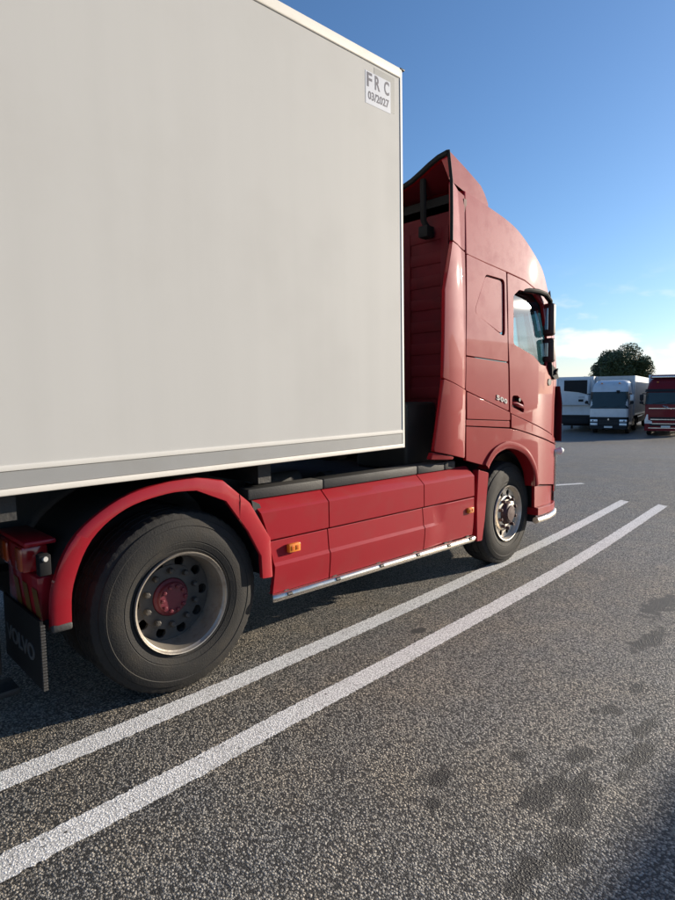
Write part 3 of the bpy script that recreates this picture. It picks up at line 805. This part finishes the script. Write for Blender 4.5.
for i in range(len(q)-1): bm.faces.new((q[i][0], q[i][1], q[i+1][1], q[i+1][0]))
mp_(obj('fender_shell', bm, BLACK, truck, True))
fender(0, 10)
fender(10, 33, .004)
fender(33, nF, .0)
bxo('fender_tip', (-.705, -.605, -1.275, -.66, .565, .605), GREYRAIL, truck, .012, label='scuffed grey lower tip of the rear fender')
# stepped notch bracket ahead of the rear fender
bm = bmesh.new(); prism(bm, [(.50, 1.05), (.56, 1.02), (.62, .86), (.64, .80), (.60, .78), (.53, .90)], -1.225, -1.15); mp_(obj('fender_bracket', bm, BLACK, truck))
# rear lamp group and mud flap
bm = bmesh.new(); box(bm, -.77, -.62, -1.15, -.70, .975, 1.0, .01); mp_(obj('lamp_cover', bm, RED_SK, truck, True))
bm = bmesh.new(); box(bm, -.765, -.64, -1.08, -.68, .83, .965, .015); lc = mp_(obj('rear_lamp', bm, LENSRED, truck, True, label='red rear lamp cluster with an orange section'))
bm = bmesh.new(); box(bm, -.772, -.74, -1.075, -.99, .84, .955, .008); obj('lens', bm, LENSORANGE, lc, True)
bm = bmesh.new(); box(bm, -.771, -.74, -.84, -.72, .845, .95, .008); obj('lens', bm, LENSORANGE, lc, True)
bxo('lamp_panel', (-.725, -.64, -1.16, -.68, .60, .82), RED_SK, truck, .006)
for k in range(3):
    bm = bmesh.new(); x = -.729; y0 = -1.16+k*.15
    vs = [bm.verts.new((x, y, z)) for y, z in ((y0, .76), (y0+.08, .76), (y0+.02, .63), (y0-.06, .63))]
    bm.faces.new(vs); obj('reflector_stripe', bm, YELLOWREF, truck)
bm = bmesh.new(); tube(bm, [(-.70, -1.16, .93), (-.72, -1.24, .90)], .02, 8); box(bm, -.745, -.69, -1.275, -1.225, .855, .955, .006, 2)
ml = mp_(obj('stalk_lamp', bm, RUBBER_TRIM, truck, True))
bm = bmesh.new(); tube(bm, [(-.72, -1.27, .935), (-.716, -1.284, .937)], .012, 12); obj('lens', bm, GREYBAND, ml, True)
flap = mp_(bxo('mud_flap', (-.752, -.738, -1.262, -.655, .295, .635), RUBBER_TRIM, truck, 0))
for k in range(22):
    z = .30+k*.0148
    bm = bmesh.new(); box(bm, -.756, -.734, -1.276, -1.262, z, z+.0105, .002, 1); obj('flap_tooth', bm, GREYRAIL, flap)
place_text('flap_lettering', 'VOLVO', .1, FLAPTXT, truck, (-.7535, -.70, .405), (0, -1, 0), (0, 0, 1), width=.46, extr=.0025, hscale=.085)
# --- chassis
for y in (-.40, .40): bxo('frame_rail', (-1.0, 4.7, y-.04, y+.04, .74, 1.0), CHASSIS, truck, .008)
for x in (-.85, -.1, .9, 1.7, 2.5, 3.2): bxo('crossmember', (x-.06, x+.06, -.36, .36, .80, .96), CHASSIS, truck, .01)
bm = bmesh.new(); tube(bm, [(0, -1.0, .505), (0, -.3, .505), (0, 0, .505), (0, .3, .505), (0, 1.0, .505)], [.09, .11, .2, .11, .09], 16); obj('rear_axle', bm, CHASSIS, truck, True)
bm = bmesh.new(); tube(bm, [(3.56, -1.0, .50), (3.56, 1.0, .50)], .07, 12); obj('front_axle', bm, CHASSIS, truck, True)
for x in (-.45, .45):
    for y in (-.62, .62):
        bm = bmesh.new(); tube(bm, [(x, y, .45), (x, y, .52), (x, y, .6), (x, y, .75)], [.12, .15, .15, .11], 14); obj('air_bellows', bm, RUBBER_TRIM, truck, True)
bm = bmesh.new(); prism(bm, [(-.15, 1.08), (-.05, 1.16), (.75, 1.20), (.85, 1.15), (.8, 1.06), (0, 1.04)], -.45, .45); obj('fifth_wheel', bm, CHASSIS, truck)
for y0, y1 in ((-1.10, -.50), (.50, 1.10)):
    bxo('fuel_tank', (.85, 2.55, y0, y1, .45, 1.0), CHASSIS, truck, .08)
bxo('deck_plate', (1.0, 2.6, -1.05, 1.05, 1.0, 1.03), CHASSIS, truck, 0)
bxo('exhaust_box', (2.3, 2.72, -.95, -.35, 1.03, 1.62), BLACK, truck, .03)
bxo('equipment_box', (2.45, 2.75, .2, .9, 1.03, 1.7), BLACK, truck, .03)
for k, y in enumerate((-.25, -.12, .02)):
    bm = bmesh.new(); pts = []
    for i in range(90):
        t = i/89; pts.append((2.70-.8*t, y+.045*math.cos(t*2*PI*14), 1.75-.25*math.sin(PI*t)+.045*math.sin(t*2*PI*14)))
    tube(bm, pts, .008, 5); obj('coiled_air_line', bm, [BLACK, LENSRED, BLACK][k], truck, True)
for x0, x1, z in ((.9, 1.25, 1.14), (1.5, 1.62, 1.10)):
    bm = bmesh.new(); tube(bm, [(x0, -.75, z-.08), (x1, -.75, z-.08)], .07, 14); obj('air_tank', bm, GREYRAIL, truck, True)
# left half mirrored
for o in list(MIRR):
    c = o.copy(); COL.objects.link(c); c.parent = truck; c.scale = (1, -1, 1)
    for ch in o.children:
        d = ch.copy(); COL.objects.link(d); d.parent = c
# wheels
make_wheel('drive', truck, (.022, -1.222, .522))
wf = make_wheel('steer', truck, (3.63, -1.155, .508), R(3))
w2 = copy_tree([c for c in truck.children if c.name.startswith('wheel') and c.location.x < 1 and c.location.y < -1 and abs(c.location.z-.522) < .01][0], truck); w2.location = (.022, 1.222, .522); w2.rotation_euler = (0, 0, PI)
w3 = copy_tree(wf, truck); w3.location = (3.63, 1.155, .508); w3.rotation_euler = (0, 0, PI+R(3))

# ------------------------------------------------------------------ the white trailer
TL = 13.6
trailer = thing('semi_trailer', 'large white insulated box trailer coupled behind the red truck', 'trailer', (1.905, 0, 0), (0, -.0105, .0075))
ZB, ZT, HW = 1.289, 4.0, 1.297
bm = bmesh.new(); box(bm, -TL, -.03, -HW+.006, HW-.006, ZB+.13, ZT-.05, 0); obj('box_body', bm, WHITEP, trailer, label='smooth off-white side walls of the trailer box')
for sgn in (-1, 1):
    def yb(a, b): return (min(sgn*a, sgn*b), max(sgn*a, sgn*b))
    y0, y1 = yb(HW-.05, HW+.004); bxo('top_rail', (-TL, -.056, y0, y1, ZT-.068, ZT), WHITEF, trailer, .008)
    y0, y1 = yb(HW-.05, HW+.001); bxo('panel_edge_strip', (-TL, -.056, y0, y1, ZB+.108, ZB+.134), WHITEP, trailer, .004)
    y0, y1 = yb(HW-.05, HW-.004); bxo('grey_band', (-TL, -.056, y0, y1, ZB+.032, ZB+.106), GREYBAND, trailer, 0)
    y0, y1 = yb(HW-.05, HW+.006); bxo('bottom_rail', (-TL, -.054, y0, y1, ZB, ZB+.030), WHITEF, trailer, .006)
    # rounded front corner post
    bm = bmesh.new(); prof = []
    for k in range(9):
        t = R(90*k/8); prof.append((-.052+.050*math.sin(t), sgn*(HW-.046+.044*math.cos(t))))
    prof += [(-.002, sgn*(HW-.10)), (-.052, sgn*(HW-.10))]
    a = [bm.verts.new((x, y, ZB)) for x, y in prof]; b = [bm.verts.new((x, y, ZT-.002)) for x, y in prof]
    for i in range(len(a)): bm.faces.new((a[i], a[(i+1) % len(a)], b[(i+1) % len(a)], b[i]))
    bm.faces.new(a); bm.faces.new(b[::-1]); obj('corner_post', bm, WHITEF, trailer, True, sharp=40)
    y0, y1 = yb(HW-.06, HW+.0); bxo('corner_cap', (-.05, -.002, y0, y1, ZT-.004, ZT+.007), BLACK, trailer, .002)
    # side guards and axle group far behind
    for z in (.62, .86):
        y0, y1 = yb(1.18, 1.21); bxo('side_guard', (-8.6, -3.9, y0, y1, z, z+.10), WHITEF, trailer, .006)
    y0, y1 = yb(.62, .74)
    bm = bmesh.new(); box(bm, -2.85, -2.71, y0, y1, .25, 1.25, .01); box(bm, -2.92, -2.64, y0-.03, y1+.03, .13, .17, .01); obj('landing_leg', bm, CHASSIS, trailer, True)
bxo('front_wall', (-.032, -.006, -HW+.08, HW-.08, ZB, ZT-.03), WHITEP, trailer, 0)
bxo('roof_skin', (-TL, -.03, -HW+.04, HW-.04, ZT-.04, ZT-.006), WHITEP, trailer, 0)
bxo('underframe', (-TL, -.06, -1.2, 1.2, ZB-.01, ZB+.12), CHASSIS, trailer, 0)
for y in (-.52, .52): bxo('chassis_beam', (-TL+.3, -1.0, y-.06, y+.06, ZB-.30, ZB-.01), CHASSIS, trailer, 0)
for k in range(8): bxo('cross_beam', (-1.3-k*1.5, -1.2-k*1.5, -1.15, 1.15, ZB-.14, ZB-.01), CHASSIS, trailer, 0)
bxo('rear_frame', (-TL-.03, -TL, -HW, HW, ZB, ZT), WHITEF, trailer, 0)
# inspection sticker
ys = -HW+.006
bm = bmesh.new(); box(bm, -.325, -.112, ys-.0007, ys+.008, 3.672, 3.915, 0); obj('sticker', bm, STICK_G, trailer, label='grey backing of the FRC sticker')
bm = bmesh.new(); box(bm, -.412, -.155, ys-.0013, ys+.0005, 3.662, 3.872, 0); st = obj('sticker', bm, STICK_L, trailer, label='pale sticker reading FRC 03/2027')
for ch, x in (('F', -.398), ('R', -.318), ('C', -.222)):
    place_text('letter', ch, .1, INK, st, (x, ys-.0016, 3.773), (1, 0, 0), (0, 0, 1), width=.052, extr=.0004, hscale=.092)
place_text('lettering', '03/2027', .07, INK, st, (-.388, ys-.0016, 3.692), (1, 0, 0), (0, 0, 1), width=.215, extr=.0004, hscale=.055)
def simple_wheel(parent, loc, rz, r=.5, m=None):
    bm = bmesh.new(); lathe(bm, [(.29*r/.5, .05), (.31*r/.5, .012), (.40*r/.5, 0), (.46*r/.5, .02), (.5*r/.5, .05), (.5*r/.5, .26), (.46*r/.5, .3), (.29*r/.5, .3)], 32, closed=True)
    ty = obj('wheel', bm, TYRE, parent, True)
    bm = bmesh.new(); lathe(bm, [(.295*r/.5, .02), (.27*r/.5, .03), (.26*r/.5, .07), (.13*r/.5, .05), (.12*r/.5, -.01), (.08*r/.5, -.03), (.001, -.03)], 24); obj('rim', bm, m or GREYSTEEL, ty, True)
    ty.location = loc; ty.rotation_euler = (0, 0, rz); return ty
for x in (-8.9, -10.2, -11.5):
    for s in (-1, 1): simple_wheel(trailer, (x, s*1.25, .47), 0 if s < 0 else PI, .48)
    bm = bmesh.new(); tube(bm, [(x, -1.0, .48), (x, 1.0, .48)], .07, 10); obj('axle', bm, CHASSIS, trailer, True)

# ------------------------------------------------------------------ parked vehicles across the yard
FWHITE = mat('far_white_paint', (0.62, 0.64, 0.66), 0.35, coat=0.4, var=0.04, dirt=(0.35, 0.33, 0.30), damt=0.3)
FBOX = mat('far_box_panel', (0.56, 0.56, 0.55), 0.5, var=0.05, dirt=(0.38, 0.36, 0.33), damt=0.4, dscale=1.5)
FRED = mat('far_red_paint', (0.17, 0.008, 0.013), 0.6, spec=0.2, coat=0.15, var=0.08)
FGLASS = mat('far_windscreen', (0.02, 0.035, 0.04), 0.08, spec=0.3, var=0.3, vscale=2)
FBLK = mat('far_black_trim', (0.014, 0.015, 0.018), 0.6, spec=0.25, var=0.2)
FLAMP = mat('far_headlamp', (0.72, 0.74, 0.76), 0.15, metal=0.3, coat=1.0)
FCHR = mat('far_chrome', (0.75, 0.72, 0.68), 0.25, metal=1.0)
PLATE = mat('number_plate', (0.70, 0.70, 0.66), 0.5)
def rrect(w_, x0, x1, rf, n=5):
    """plan outline: front edge at x1 with rounded corners rf, rear at x0"""
    out = [(x0, -w_/2)]
    for k in range(n+1):
        t = R(-90+90*k/n); out.append((x1-rf+rf*math.cos(t), -w_/2+rf+rf*math.sin(t)))
    for k in range(n+1):
        t = R(90*k/n); out.append((x1-rf+rf*math.cos(t), w_/2-rf+rf*math.sin(t)))
    out.append((x0, w_/2)); return out
def loft(bm, rows):
    G = [[bm.verts.new((x, y, z)) for x, y in o] for z, o in rows]
    n = len(G[0])
    for i in range(len(G)-1):
        for k in range(n): bm.faces.new((G[i][k], G[i][(k+1) % n], G[i+1][(k+1) % n], G[i+1][k]))
    bm.faces.new(G[0][::-1]); bm.faces.new(G[-1])
def front_patch(bm, w_, z0, z1, x0, x1, rf, extra=.012, inset=0.06, n=5, lean=0):
    """a curved slab that follows the nose of a cab between two heights"""
    rows = []
    for z, xx in ((z0, x0), (z1, x1)):
        o = rrect(w_+extra*2, -.35, xx+extra, rf, n); o = [p for p in o]
        rows.append((z, o))
    loft(bm, rows)
def far_truck(label, style, loc, rz, group='trucks parked across the yard'):
    t = thing('parked_truck', label, 'truck', loc, (0, 0, rz), group)
    body = FWHITE if style == 'white' else FRED
    W_ = 2.46
    if style == 'white':
        lev = [(.62, W_, 0, .18), (1.2, W_, .03, .2), (2.0, W_, 0, .22), (2.78, W_-.08, -.12, .25), (3.15, W_-.16, -.30, .3), (3.45, W_-.28, -.62, .3), (3.62, W_-.5, -1.0, .25), (3.68, W_-.9, -1.3, .2)]
    else:
        lev = [(.62, W_, 0, .18), (1.2, W_, .02, .22), (2.0, W_, -.02, .25), (2.75, W_-.06, -.10, .3), (3.05, W_-.14, -.2, .32), (3.4, W_-.26, -.45, .32), (3.62, W_-.45, -.8, .3), (3.70, W_-.8, -1.1, .2)]
    bm = bmesh.new(); loft(bm, [(z, rrect(w_, -2.2, x, rf)) for z, w_, x, rf in lev]); obj('cab', bm, body, t, True, sharp=40)
    # windscreen: slab hugging the nose
    def slab(name, m, z0, z1, xa, xb, wa, wb, rfa, rfb, back=-.30, parent=t, ex=.012):
        bm = bmesh.new(); oa = rrect(wa+2*ex, back, xa+ex, rfa); ob = rrect(wb+2*ex, back, xb+ex, rfb)
        loft(bm, [(z0, oa), (z1, ob)]); return obj(name, bm, m, parent, True, sharp=40)
    if style == 'white':
        slab('windscreen', FGLASS, 1.74, 2.88, .012, -.135, W_-.06, W_-.14, .22, .26, -.12, ex=.025)
        slab('grille', FBLK, .60, 1.16, .022, .025, W_-.0, W_-.0, .2, .2, -.20)
        slab('bumper', FBLK, .34, .58, .03, .03, W_, W_, .2, .2, -.5, ex=.0)
        for s in (-1, 1):
            bm = bmesh.new(); box(bm, -.10, .062, s*.92-.24, s*.92+.24, .80, 1.0, .04); hl = obj('headlight', bm, FLAMP, t, True)
            bm = bmesh.new(); box(bm, -.10, .068, s*.92-.23, s*.92+.23, .58, .74, .02); obj('fog_lamp', bm, FLAMP, hl, True)
            bm = bmesh.new(); tube(bm, [(.06, s*.98, .90), (.072, s*.98, .90)], .05, 10); obj('lens', bm, FBLK, hl, True)
        bm = bmesh.new()
        d = [(.0, .075), (.055, 0), (0, -.075), (-.055, 0)]
        a = [bm.verts.new((.036, y, 1.0+z)) for y, z in d]; b = [bm.verts.new((.052, y, 1.0+z)) for y, z in d]
        bm.faces.new(b); [bm.faces.new((a[i], a[(i+1) % 4], b[(i+1) % 4], b[i])) for i in range(4)]; obj('emblem', bm, FCHR, t)
        bxo('number_plate', (.03, .05, -.26, .26, .42, .54), PLATE, t, 0)
        bxo('camera_box', (-.15, .03, .45, .65, 2.80, 2.98), FBLK, t, .02)
        for k in range(4): bxo('grille_bar', (.03, .042, -.62, .62, .66+k*.08, .68+k*.08), GREYSTEEL, t, 0)
    else:
        slab('windscreen', FGLASS, 2.05, 2.80, -.015, -.10, W_-.06, W_-.14, .25, .3, -.12, ex=.025)
        slab('sun_visor', FBLK, 2.84, 3.02, -.07, -.12, W_-.02, W_-.08, .3, .32, -.5, ex=.05)
        slab('grille', FBLK, 1.00, 1.22, .02, .02, W_-.5, W_-.5, .15, .15, -.1)
        slab('grille', FBLK, .66, .84, .02, .02, W_-.5, W_-.5, .15, .15, -.1)
        slab('bumper', FRED, .34, .62, .03, .03, W_, W_, .2, .2, -.5, ex=.0)
        for z, w_ in ((1.76, W_-.35), (1.05, W_-.45), (.78, W_-.6), (.50, W_-.2)): slab('chrome_strip', FCHR, z, z+.05, .025, .025, w_, w_, .2, .2, -.05)
        bm = bmesh.new(); tube(bm, [(.0, .20, 1.78), (.03, -.2, 1.95)], .03, 6); obj('emblem', bm, FCHR, t, True)
        bm = bmesh.new(); lathe(bm, [(.10, .0), (.085, -.02), (.07, 0)], 20, closed=True); e = obj('emblem_ring', bm, FCHR, t, True); e.location = (.03, 0, 1.87); e.rotation_euler = (0, 0, PI/2)
        for s in (-1, 1):
            bm = bmesh.new()
            P_ = [(s*.78, .80), (s*1.20, .80), (s*1.22, 1.0), (s*1.10, 1.38), (s*1.02, 1.40), (s*1.0, 1.05), (s*.78, .95)]
            a = [bm.verts.new((-.12, y, z)) for y, z in P_]; b = [bm.verts.new((.045-.16*max(0, abs(y)-1.0), y, z)) for y, z in P_]
            bm.faces.new(b); bm.faces.new(a[::-1]); [bm.faces.new((a[i], a[(i+1) % 7], b[(i+1) % 7], b[i])) for i in range(7)]
            obj('headlight', bm, FLAMP, t)
        bxo('number_plate', (.03, .05, -.26, .26, .56, .68), PLATE, t, 0)
        bxo('roof_light_bar', (-.9, -.75, -.95, .95, 3.74, 3.86), FCHR, t, .03)
        bm = bmesh.new(); box(bm, -2.1, -1.0, -1.05, 1.05, 3.70, 3.92, .08); obj('roof_deflector', bm, FRED, t, True)
    zw = 1.76 if style == 'white' else 2.07
    for y in (-.75, .05):
        bm = bmesh.new(); tube(bm, [(.05, y, zw), (.035, y+.65, zw+.14)], .012, 5); obj('wiper', bm, FBLK, t, True)
    bxo('roof_marker', (-.62 if style == 'white' else -.5, -.5 if style == 'white' else -.4, .5, .62, 3.44, 3.5), AMBER, t, .01)
    bxo('roof_marker', (-.62 if style == 'white' else -.5, -.5 if style == 'white' else -.4, -.62, -.5, 3.44, 3.5), AMBER, t, .01)
    for s in (-1, 1):
        y0, y1 = sorted((s*1.16, s*1.225)); bxo('side_fairing', (-2.75, -2.2, y0, y1, 1.0, 3.45), body, t, .02)
        y0, y1 = sorted((s*1.228, s*1.238)); bxo('door_seam', (-1.32, -1.30, y0, y1, 1.0, 2.75), FBLK, t, 0)
        bm = bmesh.new(); tube(bm, [(-.18, s*1.2, 2.72), (-.02, s*1.36, 2.74), (.02, s*1.42, 2.6), (.02, s*1.42, 2.1), (-.1, s*1.25, 2.02)], .035, 6); ma = obj('mirror_arm', bm, FBLK, t, True)
        bm = bmesh.new(); box(bm, -.02, .10, s*1.42-.11, s*1.42+.11, 2.28, 2.68, .04); obj('mirror_housing', bm, FBLK if style == 'red' else FWHITE, ma, True)
        bm = bmesh.new(); box(bm, -.02, .09, s*1.42-.11, s*1.42+.11, 2.06, 2.25, .04); obj('mirror_housing', bm, FBLK, ma, True)
        # side door lines, window and steps on each flank
        yy = s*(W_/2+.004)
        bm = bmesh.new(); vs = [bm.verts.new((x, yy-s*.035*(z-2)/.8, z)) for x, z in ((-.35, 2.05), (-1.15, 2.1), (-1.15, 2.72), (-.5, 2.72))]; bm.faces.new(vs); obj('door_window', bm, FGLASS, t)
        for z in (.5, .85): bxo('step', (-1.0, -.35, min(yy, yy-s*.12), max(yy, yy-s*.12), z, z+.06), FBLK, t, 0)
        simple_wheel(t, (-1.40, s*1.2, .5), 0 if s < 0 else PI)
        simple_wheel(t, (-5.15, s*1.2, .5), 0 if s < 0 else PI)
        bm = bmesh.new(); q = []
        for k in range(13):
            a = R(180*k/12); q.append([bm.verts.new((-5.15+.62*math.cos(a), y, .5+.62*math.sin(a))) for y in (s*1.24, s*.7)])
        for i in range(12): bm.faces.new((q[i][0], q[i][1], q[i+1][1], q[i+1][0]))
        obj('rear_fender', bm, FBLK, t, True)
        y0, y1 = sorted((s*.6, s*1.18)); bxo('fuel_tank', (-4.3, -2.4, y0, y1, .4, 1.0), GREYSTEEL, t, .1)
    bxo('chassis', (-6.0, -.3, -.45, .45, .7, .98), FBLK, t, 0)
    return t
def far_trailer(label, loc, rz, fridge=False, group='box trailers parked across the yard', front=FBOX, legs=True, tall=4.0):
    """front wall at local x=0, body towards -x"""
    t = thing('parked_trailer', label, 'trailer', loc, (0, 0, rz), group)
    bxo('box_body', (-TL, 0, -1.28, 1.28, 1.22, tall), front, t, 0)
    for s in (-1, 1):
        for z0, z1 in ((1.19, 1.30), (tall-.09, tall+.01)):
            y0, y1 = sorted((s*1.25, s*1.292)); bxo('side_rail', (-TL, .02, y0, y1, z0, z1), FWHITE, t, 0)
        y0, y1 = sorted((s*1.18, s*1.294)); bxo('corner_post', (-.06, .022, y0, y1, 1.18, tall+.012), FWHITE, t, .01)
        y0, y1 = sorted((s*.6, s*.74)); bxo('landing_leg', (-2.8, -2.66, y0, y1, .05, 1.2), FBLK, t, 0)
        y0, y1 = sorted((s*1.15, s*1.2)); bxo('side_guard', (-8.4, -3.6, y0, y1, .55, .95), FBLK, t, 0)
        for x in (-8.9, -10.2, -11.5): simple_wheel(t, (x, s*1.25, .48), 0 if s < 0 else PI, .48)
    bxo('underframe', (-TL+.1, -.1, -1.1, 1.1, 1.0, 1.2), FBLK, t, 0)
    if fridge:
        bm = bmesh.new(); loft(bm, [(1.95, rrect(2.1, .0, .36, .12)), (2.3, rrect(2.14, .0, .42, .12)), (3.4, rrect(2.14, .0, .42, .12)), (3.86, rrect(2.06, .0, .34, .12))]); fu = obj('cooling_unit', bm, FWHITE, t, True, label='white cooling unit with a black air grille')
        bm = bmesh.new(); prism(bm, [(-.66, 3.74), (.92, 3.74), (.92, 2.72), (.30, 2.88), (-.66, 2.98)], .0, .03)
        for v in bm.verts: v.co = Vector((.418+v.co.y, v.co.x, v.co.z))
        gr = obj('air_grille', bm, FBLK, fu)
        for k in range(7): bxo('grille_slat', (.446, .456, -.62, .88, 3.0+k*.1, 3.03+k*.1), FBLK, gr, 0)
        bxo('control_panel', (.41, .43, .35, .68, 2.2, 2.36), FBLK, fu, 0)
        bxo('name_plate', (.41, .428, .35, .75, 2.50, 2.53), INK, fu, 0)
        bxo('front_locker', (-.9, -.1, -1.0, 1.0, .55, 1.0), FBLK, t, .03)
        bxo('pallet_box', (-3.2, -1.6, -1.12, 1.12, .35, 1.0), FBLK, t, .03)
    return t
HEAD = R(14)
RZ = PI+HEAD
fdir = Vector((math.cos(HEAD), math.sin(HEAD), 0)); sdv = Vector((fdir.y, -fdir.x, 0))
def far_at(x, y, back=0.0): p = Vector((x, y, 0))+fdir*back; return (p.x, p.y, ground_z(p.x, p.y))
pw = (40.05, 12.63)
far_truck('white semi truck facing the camera, black grille below its windscreen', 'white', far_at(*pw), RZ)
far_trailer('pale box trailer right behind the cab of the white truck', far_at(*pw, 2.75), RZ, legs=False)
pr = (39.85, 8.95)
far_truck('dark red semi truck facing the camera beside the white truck', 'red', far_at(*pr), RZ)
far_trailer('box trailer behind the dark red parked truck', far_at(*pr, 2.75), RZ, legs=False)
pl = (41.3, 15.62)
far_trailer('white trailer with cooling unit on its front, no truck, left of the white truck', far_at(*pl), RZ, fridge=True, front=FWHITE)
# trailer parked on this side of the yard; its shadow falls in the right foreground
far_trailer('white box trailer parked alone in the near row beyond the right edge', (25.6, -10.2, 0), 0.0, front=FWHITE)

# ------------------------------------------------------------------ trees
LEAF = mat('leaf', (0.062, 0.085, 0.030), 0.6, var=0.45, vscale=1.2)
LEAF2 = mat('leaf_bush', (0.055, 0.060, 0.030), 0.6, var=0.4, vscale=1.5)
BARK = mat('bark', (0.06, 0.045, 0.033), 0.9, var=0.3, bump=0.5, bscale=12)
def tree(label, loc, h_, rad, trunk_h, n_leaf, seed, lm, leaf=.22, squash=.8, category='tree', lobes=26):
    rnd = random.Random(seed)
    t = thing('tree' if category == 'tree' else 'bush', label, category, loc)
    bm = bmesh.new(); top = Vector((0, 0, h_*.75))
    tube(bm, [(0, 0, -.2), (.05, .03, trunk_h*.6), (0, .08, trunk_h), (.1, 0, h_*.75)], [rad*.10, rad*.075, rad*.06, rad*.02], 9)
    C_ = []
    cz = (h_+trunk_h)/2; hz = (h_-trunk_h)/2
    for k in range(lobes):
        while True:
            v = Vector((rnd.uniform(-1, 1), rnd.uniform(-1, 1), rnd.uniform(-1, 1)))
            if .35 < v.length < 1: break
        c = Vector((v.x*rad*.80, v.y*rad*.80, cz+v.z*hz*.82)); C_.append((c, rad*rnd.uniform(.12, .36)))
        st_ = Vector((0, .05, trunk_h+(c.z-trunk_h)*rnd.uniform(.1, .5)))
        mid_ = (st_+c)/2+Vector((rnd.uniform(-.2, .2), rnd.uniform(-.2, .2), rnd.uniform(0, .3)))*rad*.3
        tube(bm, [st_, mid_, c], [rad*.035, rad*.02, rad*.006], 5)
    obj('trunk', bm, BARK, t, True)
    V_, F_ = [], []
    for i in range(n_leaf):
        c, r_ = rnd.choice(C_)
        d = Vector((rnd.gauss(0, 1), rnd.gauss(0, 1), rnd.gauss(0, 1))).normalized()
        p = c+Vector((d.x, d.y, d.z*squash))*r_*(rnd.uniform(.2, 1.35)**.6)
        a = Vector((rnd.gauss(0, 1), rnd.gauss(0, 1), rnd.gauss(0, 1))).normalized(); b = a.orthogonal().normalized()
        s = leaf*rnd.uniform(.6, 1.3); k0 = len(V_)
        n_ = a.cross(b)*s*.15
        V_ += [p-a*s*.6, p+b*s*.3+n_, p+a*s*.6, p-b*s*.3+n_]; F_ += [(k0, k0+1, k0+2), (k0, k0+2, k0+3)]
    me = bpy.data.meshes.new('crown'); me.from_pydata([tuple(v) for v in V_], [], F_); me.materials.append(lm)
    link('crown', me, t)
    return t
tree('dark round leafy tree rising behind the white parked truck', (76.4, 25.9, -1.15), 8.9, 4.0, 1.6, 42000, 23, LEAF, leaf=.26, lobes=44)
tree('low olive bush just left of the tree, above the trailer roofs', (75, 29.4, -1.15), 5.3, 1.5, .8, 5000, 5, LEAF2, leaf=.22, category='bush', lobes=14)
